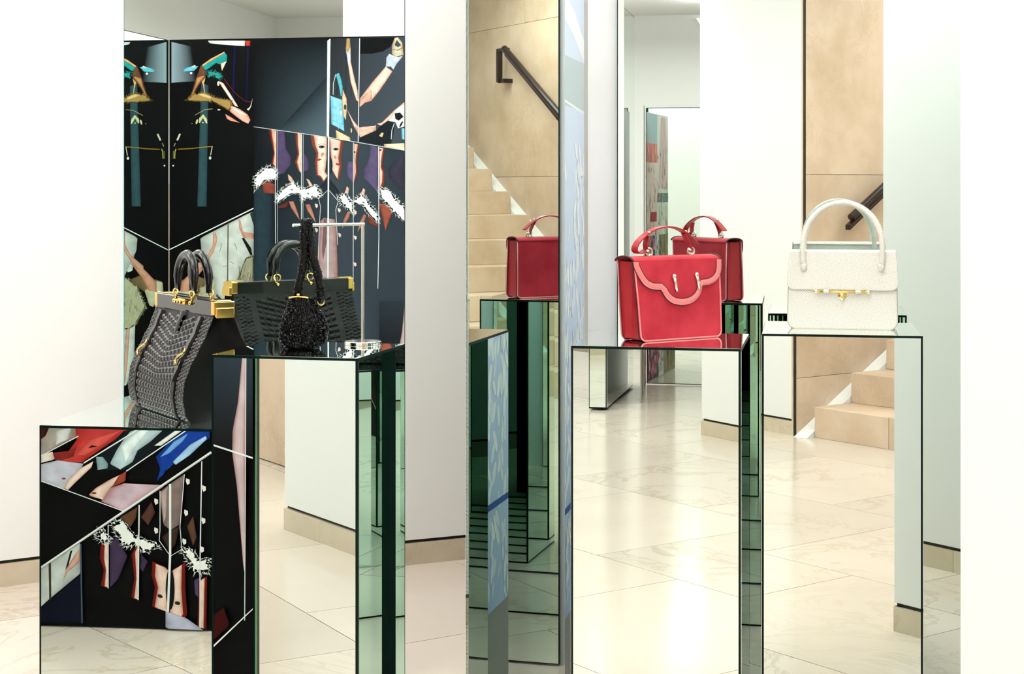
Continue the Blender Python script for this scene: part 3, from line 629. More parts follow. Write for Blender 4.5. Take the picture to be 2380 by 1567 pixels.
for a_, b_ in (([(590, 800), (632, 785), (632, 1055), (588, 1042), (606, 950), (582, 880)], [(612, 795), (632, 788), (632, 1052), (610, 1045), (618, 950), (606, 880)]), ([(765, 860), (806, 790), (804, 1122), (762, 1110), (782, 1000)], [(785, 850), (806, 800), (804, 1120), (780, 1114), (794, 1000)]), ([(885, 900), (960, 930), (985, 960), (970, 1192), (882, 1160), (900, 1050), (880, 980)], [(905, 915), (960, 935), (985, 962), (970, 1190), (898, 1165), (918, 1050), (900, 985)]), ([(1000, 950), (1075, 905), (1075, 1060), (1086, 1200), (1070, 1236), (985, 1196), (1000, 1080)], [(1000, 952), (1055, 920), (1052, 1060), (1062, 1200), (1050, 1228), (985, 1194), (1000, 1080)]), ([(1150, 1010), (1200, 985), (1196, 1290), (1145, 1282)], [(1160, 1010), (1186, 995), (1180, 1286), (1152, 1282)])):
    P(PA, a_, '7a1c14'); P(PA, b_, 'efd2c2')
O(PA, 930, 1100, 16, '20262c', 10, .4); O(PA, 1030, 1140, 16, '20262c', 10, .2); P(PA, oval(988, 1060, 26, 120), '0c0d10')
for k, pts in enumerate(([(650, 692), (710, 655), (780, 750), (860, 780), (930, 812), (850, 850), (780, 805), (720, 812)], [(555, 752), (600, 712), (645, 770), (612, 802)], [(1050, 830), (1100, 825), (1160, 895), (1210, 880), (1210, 965), (1130, 965)])): FEATHER(PA, pts, 'f6f6f4', 13, 40 + k)
P(PA, [(700, 645), (800, 588), (792, 650), (760, 702)], '64402f'); P(PA, [(820, 645), (880, 558), (902, 620), (862, 692)], '55342a'); P(PA, [(1085, 700), (1120, 640), (1140, 760), (1120, 810)], '5a3c30')
P(PA, [(925, 502), (985, 455), (1072, 398), (1056, 600), (1040, 690), (990, 720), (950, 690)], '877270'); P(PA, [(930, 505), (975, 470), (965, 640), (950, 680)], 'b8a6a4'); P(PA, [(940, 760), (990, 720), (1040, 700), (1020, 800), (985, 840)], '3a2a22')
for x, y in ((908, 555), (1090, 440), (1183, 480), (1080, 620), (1180, 665), (908, 722), (1070, 785), (1172, 830)): P(PA, [(x - 10, y - 18), (x + 10, y - 10), (x + 10, y + 12), (x - 4, y + 20), (x - 12, y)], 'f0e8e2')
for pts, wd in (([(632, 690), (632, 1055)], 5), ([(810, 575), (804, 1122)], 7), ([(988, 455), (988, 860), (975, 1190)], 13), ([(1170, 325), (1160, 900), (1160, 1285)], 6), ([(930, 495), (930, 720), (925, 780), (990, 870), (1055, 830), (1045, 700), (1070, 400)], 4)): LN(PA, pts, wd, 'eceff2')
P(PA, [(962, 1186), (1080, 1225), (1180, 1296), (962, 1286)], 'c0c0d8')
LN(PA, [(222, 952), (1225, 272)], 13, 'f0f0f0'); LN(PA, [(222, 958), (1225, 276)], 2, '70747a')
# lower right corner, seen in the tall plinth
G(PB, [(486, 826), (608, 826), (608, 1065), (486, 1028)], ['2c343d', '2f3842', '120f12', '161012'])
P(PB, [(568, 826), (577, 826), (574, 1330), (571, 1315), (556, 1130), (545, 1050), (546, 1000), (559, 930)], 'cfb6ba')
LN(PB, [(486, 1028), (610, 1064)], 4, 'f0f0f0'); LN(PB, [(577, 826), (574, 1440)], 2, 'dcdcdc'); LN(PB, [(486, 1514), (608, 1414)], 4, 'f0f0f0'); P(PB, [(486, 1440), (525, 1410), (540, 1450), (486, 1500)], '3c0808')
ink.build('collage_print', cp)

# ---- the printed tall screen behind the camera (flowers), reflected in the wide mirror
SX = -1.40
ms = thing('mirrored_slab', (SX - .06, -2.58, 0), R(-90), 'tall mirrored slab standing far off, glimpsed at the edge of the wide mirror', 'screen')
b = MB(); b.box((.61, 0, 1.38), (1.22, .11, 2.74)); b.build('core', EDGE, ms)
b = MB(); b.box((.61, .056, 1.38), (1.205, .004, 2.725)); b.build('mirror_glass', MIRROR, ms)
b = MB(); b.box((.61, -.056, 1.38), (1.205, .004, 2.725)); b.build('mirror_glass', MIRROR, ms)
b = MB(); b.box((-.001, 0, 1.38), (.004, .10, 2.72)); b.build('end_glass', MIRROR, ms)
FA0, FA1 = Vector((-1.333, -3.955, 0)), Vector((-1.237, -2.98, 0)); fdv = (FA1 - FA0); FLN = fdv.length; fdv.normalize(); SNRM = Vector((fdv.y, -fdv.x, 0))
fs = thing('floral_screen', tuple(FA0), math.atan2(fdv.y, fdv.x), 'thin screen printed with flowers, seen far off in the wide mirror', 'screen')
b = MB(); b.box((FLN / 2, .006, 1.0), (FLN, .010, 1.995)); b.build('board', mat('screen_core', (.5, .5, .48), .4), fs)
ik = Ink(SNRM, .00006)
def FS(y, z): return FA0 + fdv * (FLN * (1 - y)) + Vector((0, 0, z * .98)) + SNRM * .0005
def band_f(y0, y1, z0, z1, c): ik.poly([FS(y0, z0), FS(y1, z0), FS(y1, z1), FS(y0, z1)], c)
rnd = random.Random(12)
band_f(0, 1, .01, 2.03, 'c9cfc6'); band_f(0, .42, .01, 1.0, '8c8762'); band_f(.42, .6, .01, 1.0, 'dfe2e2'); band_f(.6, 1, .01, 1.0, '4a4758')
band_f(0, .5, 1.0, 2.03, 'd5dccf'); band_f(.5, 1, 1.78, 2.03, 'a8babd'); band_f(.5, 1, 1.0, 1.78, 'e8cfc8'); band_f(.0, .5, 1.28, 1.36, '6f837c'); band_f(.5, 1, 1.62, 1.78, 'e0877f'); band_f(0, .45, 1.4, 2.02, 'd9d4d0')
for k in range(9): y = .02 + k * .05; ik.poly([FS(y, 1.4), FS(y + .018, 1.4), FS(.22 + (y - .22) * .5 + .012, 2.02), FS(.22 + (y - .22) * .5, 2.02)], 'cf8a88')
for k in range(150):
    y, z = .6 + rnd.random() * .38, .03 + rnd.random() * .95; r_ = rnd.uniform(.015, .035)
    pts = [FS(y + math.cos(a / 9 * 6.28) * r_ / 1.2, z + math.sin(a / 9 * 6.28) * r_ * 1.2) for a in range(9)]; ik.poly(pts, rnd.choice(['d87a90', 'c95f78', 'e8a0ae']), lay=k % 10 == 0)
for k in range(120):
    y, z = .42 + rnd.random() * .17, .03 + rnd.random() * .95; pts = [FS(y, z), FS(y + .012, z + .01), FS(y + rnd.uniform(-.03, .03), z + rnd.uniform(.03, .08))]; ik.poly(pts, rnd.choice(['c8606c', '3a3d3c', '9aa89a']), lay=k % 10 == 0)
for k in range(160):
    y, z = rnd.random() * .41, .02 + rnd.random() * .96; l = rnd.uniform(.03, .09); pts = [FS(y, z), FS(y + .012, z), FS(y + .01 + rnd.uniform(-.02, .02), z + l), FS(y + rnd.uniform(-.02, .02), z + l)]; ik.poly(pts, rnd.choice(['6a653f', 'a8a27c', '4f4b30', 'c88a5a']), lay=k % 10 == 0)
for k in range(140):
    y, z = rnd.random() * .97, 1.0 + rnd.random() * .75; l = rnd.uniform(.03, .1); pts = [FS(y, z), FS(y + .014, z), FS(y + .012 + rnd.uniform(-.01, .01), z + l)]; ik.poly(pts, rnd.choice(['d07070', 'b04848', '9aa88c', 'e8e6da', '7f9088']), lay=k % 10 == 0)
band_f(.55, .8, 1.12, 1.2, 'b03038')
ik.build('flower_print', fs)

# ---- pale blue blossom panel between the narrow mirror and the wide mirror
p0, ln, a = plane_frame(N1, N2)
bp = thing('blossom_panel', (N1[0], N1[1], 0), a, 'pale blue panel with white blossom print between two tall mirrors', 'display panel')
b = MB(); b.box((ln / 2, .006, 1.49), (ln - .002, .008, 2.53)); b.build('board', mat('panel_white', (.75, .78, .82), .3), bp)
b = MB(); b.box((ln / 2, .010, .113), (ln - .002, .012, .22)); b.build('base_strip', mat('base_grey', (.33, .33, .31), .4), bp)
b = MB(); b.box((ln / 2, .020, 1.38), (ln - .002, .005, 2.75)); b.build('back_glass', MIRROR, bp)
b = MB(); b.box((.0005, .0125, 1.38), (.003, .020, 2.75)); b.build('edge_strip', EDGE, bp)
dv = Vector((math.cos(a), math.sin(a), 0)); nv = Vector((math.sin(a), -math.cos(a), 0)); ik = Ink(nv, .00003)
O0 = Vector((N1[0], N1[1], 0)) - nv * .0015
def BP(s, z): return O0 + dv * (s * ln) + Vector((0, 0, z))
def bq(s0, s1, z0, z1, c): ik.poly([BP(s0, z0), BP(s1, z0), BP(s1, z1), BP(s0, z1)], c)
ik.grad([BP(0, .226), BP(1, .226), BP(1, 1.75), BP(0, 1.75)], ['b2ccf0', 'c2d6f4', 'dce8f8', 'dce8f8'])
ik.grad([BP(0, 1.75), BP(1, 1.75), BP(1, 2.75), BP(0, 2.75)], ['dce8f8', 'dce8f8', 'c0cff8', 'bccbf6'])
bq(0, 1, 1.60, 1.735, 'c3d2d6'); ik.poly([BP(0, 1.84), BP(.5, 1.80), BP(1, 1.74), BP(1, 1.80), BP(.5, 1.87), BP(0, 1.90)], 'f4f8fb'); ik.poly([BP(0, 1.61), BP(1, 1.59), BP(1, 1.596), BP(0, 1.618)], 'f0f5f8')
for k in range(260):
    s, z = rnd.random(), .24 + (rnd.random() ** .9) * 1.25
    if z > 1.15 and s < .45 and rnd.random() < .8: continue
    r_ = rnd.uniform(.012, .026); th = rnd.uniform(-.7, .7)
    pts = []
    for q in range(8):
        aa = q / 8 * 6.283; x_, y_ = r_ * .6 * math.cos(aa), r_ * 1.5 * math.sin(aa)
        pts.append(BP(min(max(s + (x_ * math.cos(th) - y_ * math.sin(th)) / ln, .005), .995), max(.228, z + x_ * math.sin(th) + y_ * math.cos(th))))
    ik.poly(pts, rnd.choice(['f6fafc', 'eef5fa', 'e3eef6']), lay=k % 8 == 0)
bq(0, 1, .503, .521, '2f58a8')
ik.build('blossom_print', bp)
# ================================================================== mirrored plinths
def plinth(corner_fl, yaw, sx, sy, h, label, ins=.0062):
    """corner_fl: front-left corner; panels of mirror glass on a dark core, so the edges read as thin dark lines"""
    e = thing('mirrored_plinth', (corner_fl[0], corner_fl[1], 0), yaw, label, 'plinth', 'mirrored plinths')
    t = .0012
    b = MB(); b.box((sx / 2, sy / 2, h / 2), (sx - 2 * t, sy - 2 * t, h - t)); b.build('core', EDGE, e)
    def pan(nm, c, d): b = MB(); b.box(c, d); return b.build(nm, MIRROR, e)
    zc, zh = (h - ins + .006) / 2, h - ins - .006
    pan('front_panel', (sx / 2, t, zc), (sx - 2 * ins, 2 * t, zh)); pan('back_panel', (sx / 2, sy - t, zc), (sx - 2 * ins, 2 * t, zh))
    pan('side_panel', (t, sy / 2, zc), (2 * t, sy - 2 * ins, zh)); pan('side_panel', (sx - t, sy / 2, zc), (2 * t, sy - 2 * ins, zh))
    pan('top_panel', (sx / 2, sy / 2, h - t), (sx - .004, sy - .004, 2 * t))
    return e
HT = CAM_H - .364
plinth((-.547, 3.726), R(-.7), .39, .385, HT, 'mirrored plinth holding the red suede handbag')
plinth((-.1245, 4.122), R(.27), .393, .392, HT, 'mirrored plinth holding the white handbag')
p2a = math.atan2(P2FR.y - P2FL.y, P2FR.x - P2FL.x)
plinth((P2FL.x, P2FL.y), p2a, .338, .334, HT, 'mirrored plinth holding the small beaded bag and its metal stand')
H1 = CAM_H - .585
fl = P1C + Vector((math.cos(P1R), math.sin(P1R), 0)) * (-.288)
plinth((fl.x, fl.y), P1R, .555, .60, H1, 'low wide mirrored plinth holding the black crocodile handbag')
# ================================================================== handbags
GOLD = mat('polished_gold', (.86, .56, .16), .12, 1.0)
STEEL = mat('polished_steel', (.78, .77, .72), .08, 1.0)
SILVER = mat('aged_silver', (.74, .71, .62), .2, 1.0)
CROC = mat('black_crocodile', (.003, .003, .0032), .2, 0, .5, Coat_Weight=.25, Coat_Roughness=.05)
CROCD = mat('black_calf', (.003, .003, .003), .4, 0, .2)
def lerp_tab(tab, x):
    for (a, b), (c, d) in zip(tab, tab[1:]):
        if (a <= x <= c) or (c <= x <= a):
            t = (x - a) / (c - a) if c != a else 0; t = t * t * (3 - 2 * t) * .5 + t * .5
            return b + (d - b) * t
    return tab[-1][1] if abs(x - tab[-1][0]) < abs(x - tab[0][0]) else tab[0][1]

# ---------------------------------------------------------------- black crocodile frame bag
cb = thing('crocodile_handbag', (-1.588, 4.045, H1), R(-47.5), 'black crocodile leather frame handbag with gold corners on the low plinth', 'handbag')
HWD = .208
PROF = [(0, .086), (.02, .099), (.06, .105), (.10, .101), (.14, .086), (.18, .064), (.22, .043), (.262, .027)]
def yf(z): return lerp_tab(PROF, z)
b = MB(); NZ = 22
def hw(z): return HWD - .004 * math.sin(z / .262 * 3.14)
b.grid(lambda u, v: (-hw(v * .262) + 2 * hw(v * .262) * u, -yf(v * .262), v * .262), 4, NZ)
b.grid(lambda u, v: (hw(v * .262) - 2 * hw(v * .262) * u, yf(v * .262), v * .262), 4, NZ)
b.add([(-HWD, -.086, 0), (HWD, -.086, 0), (HWD, .086, 0), (-HWD, .086, 0)], [(0, 1, 2, 3)])
b.build('body', CROCD, cb, smooth=True, angle=50)
for sx in (-1, 1):
    b = MB(); b.grid(lambda u, v: (sx * (hw(v * .262) - .036 * (1 - abs(2 * u - 1) ** 1.5) * (v ** .6) * (1.02 - .35 * v)), -yf(v * .262) * (1 - 2 * u), v * .262), 10, NZ); b.build('gusset', CROCD, cb, smooth=True)
# raised scales
rnd = random.Random(2)
arc = [0]; zz = [k / 120 * .262 for k in range(121)]
for k in range(120): arc.append(arc[-1] + math.hypot(zz[k + 1] - zz[k], yf(zz[k + 1]) - yf(zz[k])))
SL = arc[-1]
def s2p(s):
    s = min(max(s, 0), SL - 1e-6); k = min(int(s / SL * 120), 119)
    while k > 0 and arc[k] > s: k -= 1
    while k < 119 and arc[k + 1] < s: k += 1
    t = (s - arc[k]) / (arc[k + 1] - arc[k]); z = zz[k] + (zz[k + 1] - zz[k]) * t
    e = .002; dy = (yf(min(z + e, .262)) - yf(max(z - e, 0))) / (min(z + e, .262) - max(z - e, 0))
    n = Vector((0, -1, -dy)).normalized()
    return Vector((0, -yf(z), z)), n
def scale_cell(pts, h, side=1):
    """pts: 4 corners (x,s); a small dome over them"""
    n = 4; o = len(sc_.v)
    for j in range(n + 1):
        for i in range(n + 1):
            a, c = i / n, j / n
            x = (pts[0][0] * (1 - a) + pts[1][0] * a) * (1 - c) + (pts[3][0] * (1 - a) + pts[2][0] * a) * c
            s = (pts[0][1] * (1 - a) + pts[1][1] * a) * (1 - c) + (pts[3][1] * (1 - a) + pts[2][1] * a) * c
            p, nn = s2p(s); hh = h * (1 - (2 * a - 1) ** 6) * (1 - (2 * c - 1) ** 6) + .0002
            q = Vector((x, p.y, p.z)) + nn * hh; sc_.v.append((q.x, q.y * side, q.z))
    for j in range(n):
        for i in range(n):
            f = [o + j * (n + 1) + i, o + j * (n + 1) + i + 1, o + (j + 1) * (n + 1) + i + 1, o + (j + 1) * (n + 1) + i]
            sc_.f.append(f if side > 0 else f[::-1]); sc_.mi.append(0)
XL, XR = -.138, .128
for side in (1, -1):
    sc_ = MB(); rows = 17; cols_ = 13
    for r_ in range(rows):
        for c in range(cols_):
            f0, f1 = r_ / rows, (r_ + 1) / rows
            def S(x, f):
                v = abs((x - (XL + XR) / 2) / ((XR - XL) / 2)); k = max(0, min(1, (f - .22) / .5))
                return SL * (f * 1.0 + .13 * k * (v - .35))
            x0 = XL + (XR - XL) * c / cols_; x1 = XL + (XR - XL) * (c + 1) / cols_; g = .0011
            if S(x0, f1) > SL * 1.0 or S(x1, f1) > SL * 1.0: continue
            scale_cell([(x0 + g, S(x0, f0) + g), (x1 - g, S(x1, f0) + g), (x1 - g, S(x1, f1) - g), (x0 + g, S(x0, f1) - g)], .0036, side)
    for (xa, xb) in ((-HWD + .004, XL - .018), (XR + .018, HWD - .004)):
        n = 24
        for r_ in range(n):
            m_ = 4
            for c in range(m_):
                j = .15 * (xb - xa) / m_
                x0 = xa + (xb - xa) * c / m_ + rnd.uniform(0, j); x1 = xa + (xb - xa) * (c + 1) / m_ - rnd.uniform(0, j)
                s0 = SL * (r_ / n) + .0006 + (.004 if c % 2 else 0); s1 = SL * ((r_ + 1) / n) - .0006 + (.004 if c % 2 else 0)
                if s1 < SL: scale_cell([(x0, s0), (x1, s0 + .002), (x1, s1), (x0, s1 - .001)], .0018, side)
    o = sc_.build('belly_scales', CROC if side > 0 else CROCD, cb, smooth=True, recalc=False); o['kind'] = 'stuff'
# straps with pointed ends, hooks
for xs_ in (XL - .008, XR + .008):
    def strap(s0, s1, wd, lift, point):
        b = MB(); n = 16
        for k in range(n + 1):
            s = s0 + (s1 - s0) * k / n; p, nn = s2p(s); w_ = wd
            if point and k < 4: w_ = wd * (.12 + .88 * k / 4)
            for dx, hh in ((-w_ / 2, .0005), (-w_ / 2 + .0015, lift), (w_ / 2 - .0015, lift), (w_ / 2, .0005)):
                q = Vector((xs_ + dx, p.y, p.z)) + nn * hh; b.v.append(tuple(q))
        for k in range(n):
            for j in range(3): b.f.append([k * 4 + j, k * 4 + j + 1, (k + 1) * 4 + j + 1, (k + 1) * 4 + j]); b.mi.append(0)
        return b
    strap(.004, SL * .44, .017, .0042, False).build('strap', CROCD, cb, smooth=True, angle=30)
    strap(SL * .36, SL * .985, .020, .0075, True).build('strap', CROC, cb, smooth=True, angle=30)
    p, nn = s2p(SL * .60); pts = []
    for k in range(17):
        t = k / 16; s = SL * (.665 - .15 * t); q, n2 = s2p(s); pts.append(Vector((xs_ + .012 * math.sin(t * 5.6 + .3), q.y, q.z)) + n2 * (.011 + .002 * math.sin(t * 3.1)))
    b = MB(); b.tube(pts, .0028, 8); b.build('gold_hook', GOLD, cb, smooth=True)['label'] = 'curved gold hook'
# frame
for sy, nm in ((-1, 'front'), (1, 'back')):
    b = MB(); b.box((0, sy * .0145, .281), (2 * HWD - .01, .025, .038)); o = b.build('frame_bar', CROC, cb, bevel=.002)
    pts = [(-.058, sy * .02, .312)] + [(-.058, sy * .02, .34)] + [(-.058 * math.cos(t / 14 * math.pi), sy * (.02 - .004 * math.sin(t / 14 * math.pi)), .352 + .058 * math.sin(t / 14 * math.pi)) for t in range(15)] + [(.058, sy * .02, .34), (.058, sy * .02, .312)]
    rr = [.007, .0095] + [.0115 + .0015 * math.sin(t / 14 * math.pi) for t in range(15)] + [.0095, .007]
    b = MB(); b.tube(pts, rr, 14); hd = b.build('handle', CROC, cb, smooth=True)
    b = MB(); b.tube([(p[0] * 1.17 if abs(p[2]) > .35 else p[0] + (.0125 if p[0] > 0 else -.0125), p[1], p[2] + (.012 if 2 < i < 16 else 0)) for i, p in enumerate(pts)][2:17], .0018, 6); b.build('handle_seam', CROCD, hd, smooth=True)
    for sx in (-1, 1):
        b = MB(); b.tube([(sx * .058 + .0105 * math.cos(t / 14 * 6.283), sy * .026 + .003 * math.sin(t / 14 * 6.283 * 2), .306 + .013 * math.sin(t / 14 * 6.283)) for t in range(14)], .0024, 8, closed=True); b.build('ring', GOLD, cb, smooth=True)
        b = MB(); b.ball((sx * .058, sy * .030, .288), .0058, 10); b.build('stud', GOLD, cb, smooth=True)
for sx in (-1, 1):
    b = MB(); b.box((sx * .203, 0, .283), (.020, .056, .034)); b.box((sx * .190, 0, .3015), (.044, .040, .004)); b.box((sx * .215, 0, .272), (.010, .048, .026)); b.build('corner_cap', GOLD, cb, bevel=.002)['label'] = 'stepped gold corner cap'
cl = MB(); cl.box((.006, -.031, .290), (.05, .010, .015)); cl.build('clasp', GOLD, cb, bevel=.002)
for x in (-.022, -.004, .016): 
    b = MB(); b.tube([(x, -.036, .290), (x, -.043, .290)], .0055, 12); b.build('clasp_stud', GOLD, cb, smooth=True, angle=40)
b = MB(); b.grid(lambda u, v: (.012 + (-.014 + .028 * u) * (1 - .25 * v), -yf(.262 - .05 * v) - .006 - .004 * math.sin(u * 3.14), .266 - .052 * v), 6, 6); b.build('tongue', CROC, cb, smooth=True)

# ---------------------------------------------------------------- red suede bag
def suede(name, c, c2):
    m = mat(name, c, .75, 0, .2, Sheen_Weight=.25, Sheen_Roughness=.5); N, L, b = nodes(m)
    tc = N.new('ShaderNodeTexCoord'); n = N.new('ShaderNodeTexNoise'); n.inputs['Scale'].default_value = 14; n.inputs['Detail'].default_value = 4; L.new(tc.outputs['Object'], n.inputs['Vector'])
    r_ = ramp(N, [(.35, c), (.7, c2)]); L.new(n.outputs[0], r_.inputs[0]); L.new(r_.outputs[0], b.inputs['Base Color'])
    n2 = N.new('ShaderNodeTexNoise'); n2.inputs['Scale'].default_value = 900; L.new(tc.outputs['Object'], n2.inputs['Vector']); bump(N, L, b, n2.outputs[0], .15, .001)
    return m
RED = suede('red_suede', (.47, .009, .026), (.62, .028, .052)); REDL = mat('red_leather', (.46, .008, .02), .35, 0, .5); REDB = mat('red_patent_border', (.86, .22, .22), .3, 0, .7, Coat_Weight=.5)  # REDB's pale tone holds the border's lit highlight in its colour
REDD = mat('red_edge_paint', (.06, .003, .008), .5)
rb = thing('red_handbag', (-.332, 3.947, HT + .0024), R(45), 'red suede satchel with a scalloped flap and two metal bars', 'handbag')
BW, TW, BD, BH = .25, .264, .072, .190
def rx(f, z): wd = BW + (TW - BW) * z / BH; return -.5 * wd + wd * f - .010 * z / BH
def ryf(z): return -BD / 2 + .006 * (z / BH) ** 2
rad = .014
def outline(n=6):
    p = []
    for k in range(n + 1): a = math.pi + k / n * math.pi / 2; p.append((rad / BW * (1 + math.cos(a)), rad * (1 + math.sin(a))))
    for k in range(n + 1): a = -math.pi / 2 + k / n * math.pi / 2; p.append((1 - rad / BW * (1 - math.cos(a)), rad * (1 + math.sin(a))))
    p += [(1, BH * .5), (1, BH), (0, BH), (0, BH * .5)]
    return p
OUT = outline()
for nm, y0, y1 in (('front_panel', 0, .007), ('back_panel', BD - .007, BD)):
    b = MB(); b.prism([(f, z) for f, z in OUT], lambda f, z, t: (rx(f, z), ryf(z) * (1 - 2 * t / BD), z), y0, y1); b.build(nm, RED, rb, bevel=.0018)
    yy = -.0008 if nm[0] == 'f' else BD + .0008
    b = MB(); b.tube([(rx(f, z), ryf(z) * (1 - 2 * yy / BD), z) for f, z in ([OUT[-2], OUT[-1]] + OUT[:-2])], .0021, 8); b.build('piping', REDB, rb, smooth=True)
    b = MB(); b.tube([(rx(.5 + (f - .5) * 1.012, z), ryf(z) * (1 - 2 * (yy * .3 + (BD * .7 if nm[0] == 'b' else 0) + (.006 if nm[0] == 'f' else -.006)) / BD), z) for f, z in ([OUT[-2], OUT[-1]] + OUT[:-2])], .0014, 6); b.build('seam', REDD, rb, smooth=True)
for sx in (0, 1):
    b = MB()
    def gus(u, v):
        z = .004 + v * (BH - .008); y = ryf(z) * (1 - 2 * (.005 + u * (BD - .01)) / BD); dent = .016 * (1 - abs(2 * u - 1)) * (.25 + .75 * v)
        return (rx(sx, z) + (dent + .002 if sx == 0 else -dent - .002), y, z)
    b.grid(gus, 8, 10); b.build('gusset', REDL, rb, smooth=True)
b = MB(); b.box((-.0, 0, .003), (BW - .03, BD - .012, .006)); b.build('base', REDL, rb)
# flap
FO = [(-.025, .985), (-.018, .90), (.02, .80), (.06, .72), (.11, .665), (.18, .635), (.268, .63), (.285, .60), (.305, .55), (.35, .485), (.42, .44), (.52, .42), (.62, .44), (.69, .485), (.74, .55), (.76, .62), (.766, .655), (.86, .665), (.93, .70), (.985, .77), (1.01, .86), (1.015, .985)]
def smooth_open(p, it=2):
    for _ in range(it):
        q = [p[0]]
        for a, c in zip(p, p[1:]):
            q += [(a[0] * .75 + c[0] * .25, a[1] * .75 + c[1] * .25), (a[0] * .25 + c[0] * .75, a[1] * .25 + c[1] * .75)]
        p = q + [p[-1]]
    return p
FO = smooth_open(FO[:6], 1) + [FO[6]] + smooth_open(FO[7:16], 1) + [FO[16]] + smooth_open(FO[17:], 1)
def fp(f, zn, off): z = zn * BH; return Vector((rx(f, z), ryf(z) - off, z))
def offset_in(p, d):
    out = []
    for i, q in enumerate(p):
        a = p[max(i - 1, 0)]; c = p[min(i + 1, len(p) - 1)]
        dx, dz = (c[0] - a[0]) * BW, (c[1] - a[1]) * BH; l = math.hypot(dx, dz) or 1
        out.append((q[0] + (-dz / l) * d / BW, q[1] + (dx / l) * d / BH))
    return out
FI = offset_in(FO, .0155)
b = MB(); pl_ = FO + [(1.0, 1.0), (-.01, 1.0)]
b.prism(pl_, lambda f, z, t: tuple(fp(f, z, t)), .0012, .0050); fl_ = b.build('flap', RED, rb)
b = MB(); n = len(FO)
for (f, z), (f2, z2) in zip(FO, FI):
    z2 = min(z2, .985)
    for ff, zz_, of in ((f, z, .0022), (f, z, .0060), (f * .7 + f2 * .3, z * .7 + z2 * .3, .0078), (f * .3 + f2 * .7, z * .3 + z2 * .7, .0078), (f2, z2, .0056)): b.v.append(tuple(fp(ff, zz_, of)))
for k in range(n - 1):
    for j in range(4): b.f.append([k * 5 + j, k * 5 + j + 1, (k + 1) * 5 + j + 1, (k + 1) * 5 + j]); b.mi.append(0)
b.build('flap_border', REDB, rb, smooth=True)['label'] = 'glossy red scalloped border, its highlight put into a paler colour'
b = MB(); b.tube([fp(f, min(z, .985), .0057) for f, z in FI], .0011, 6); b.build('stitch_line', REDD, rb, smooth=True)
b = MB(); b.tube([fp(f, z, .0030) for f, z in FO], .0014, 6); b.build('stitch_line', REDD, rb, smooth=True)
# top of the flap: rolls over from the back
b = MB()
def topf(u, v):
    a = v * math.pi; y = -math.cos(a) * (-(ryf(BH)) + .004); z = BH - .003 + .012 * math.sin(a)
    return (rx(-.02 + 1.03 * u, BH), y, z)
b.grid(topf, 8, 8); b.build('flap_top', RED, rb, smooth=True)
for u in (-.02, 1.01):
    b = MB(); b.tube([(rx(u, BH), -math.cos(k / 8 * math.pi) * (-ryf(BH) + .0045), BH - .003 + .0125 * math.sin(k / 8 * math.pi)) for k in range(9)], .0022, 6); b.build('edge_roll', REDD, rb, smooth=True)
# metal bars on the flap
for f, z, f2, z2 in ((.42, .79, .445, .60), (.69, .80, .72, .62)):
    p, q = fp(f, z, .009), fp(f2, z2, .007)
    b = MB(); b.tube([p + (p - q) * .02, p * .5 + q * .5 + Vector((0, -.0015, 0)), q], .0040, 10); bb_ = b.build('metal_bar', SILVER, rb, smooth=True)
    b = MB(); b.ball(p, .0062, 12); b.build('bar_head', SILVER, bb_, smooth=True)
# handle: folded strap, rings
b = MB()
hpts = [(-.080, .214), (-.098, .205), (-.113, .207), (-.117, .217), (-.108, .232), (-.090, .246), (-.066, .259), (-.040, .266), (-.012, .268), (.016, .263), (.040, .252), (.062, .236), (.078, .222)]
def ribbon(pts, wd, th, b):
    n = len(pts)
    for i, (x, z) in enumerate(pts):
        a = pts[max(i - 1, 0)]; c = pts[min(i + 1, n - 1)]; dx, dz = c[0] - a[0], c[1] - a[1]; l = math.hypot(dx, dz) or 1; nx, nz = -dz / l, dx / l
        for s, t in ((-1, 1), (1, 1), (1, -1), (-1, -1)): b.v.append((x + nx * th * t / 2, s * wd / 2, z + nz * th * t / 2))
    for i in range(n - 1):
        for j in range(4): b.f.append([i * 4 + j, i * 4 + (j + 1) % 4, (i + 1) * 4 + (j + 1) % 4, (i + 1) * 4 + j]); b.mi.append(0)
    b.f.append([0, 1, 2, 3][::-1]); b.f.append([(n - 1) * 4 + j for j in range(4)]); b.mi += [0, 0]
def spl(p, it=2): return smooth_open(p, it)
ribbon(spl(hpts), .022, .0035, b); hd = b.build('handle', REDL, rb, smooth=True, bevel=.0008, angle=40)
b = MB(); ribbon(spl([(.036, .250), (.046, .236), (.054, .220), (.058, .210)]), .016, .003, b); b.build('handle_tab', REDL, hd, smooth=True, angle=40)
b = MB(); ribbon(spl([(-.078, .246), (-.082, .232), (-.083, .220), (-.080, .212)]), .016, .003, b); b.build('handle_tab', REDL, hd, smooth=True, angle=40)
for x, z in ((.036, .256), (-.078, .255)):
    b = MB(); b.ball((x, -.008, z), .0042, 10, sc=(1, 1, .6)); b.build('rivet', SILVER, hd, smooth=True)
for x in (-.072, .060):
    b = MB(); b.tube([(x + .0095 * math.cos(t / 12 * 6.283), 0, BH + .016 + .0105 * math.sin(t / 12 * 6.283)) for t in range(12)], .0030, 8, closed=True, up=(0, 1, 0)); b.build('ring', SILVER, rb, smooth=True)
    b = MB(); b.tube([(x - .016, -.012, BH + .020), (x + .012, .012, BH + .020)], .0042, 8); b.build('bar_link', SILVER, rb, smooth=True)
    b = MB(); b.lathe([(.006, 0), (.006, .004), (.003, .008)], 10, c=(x, 0, BH + .006)); b.build('post', SILVER, rb)

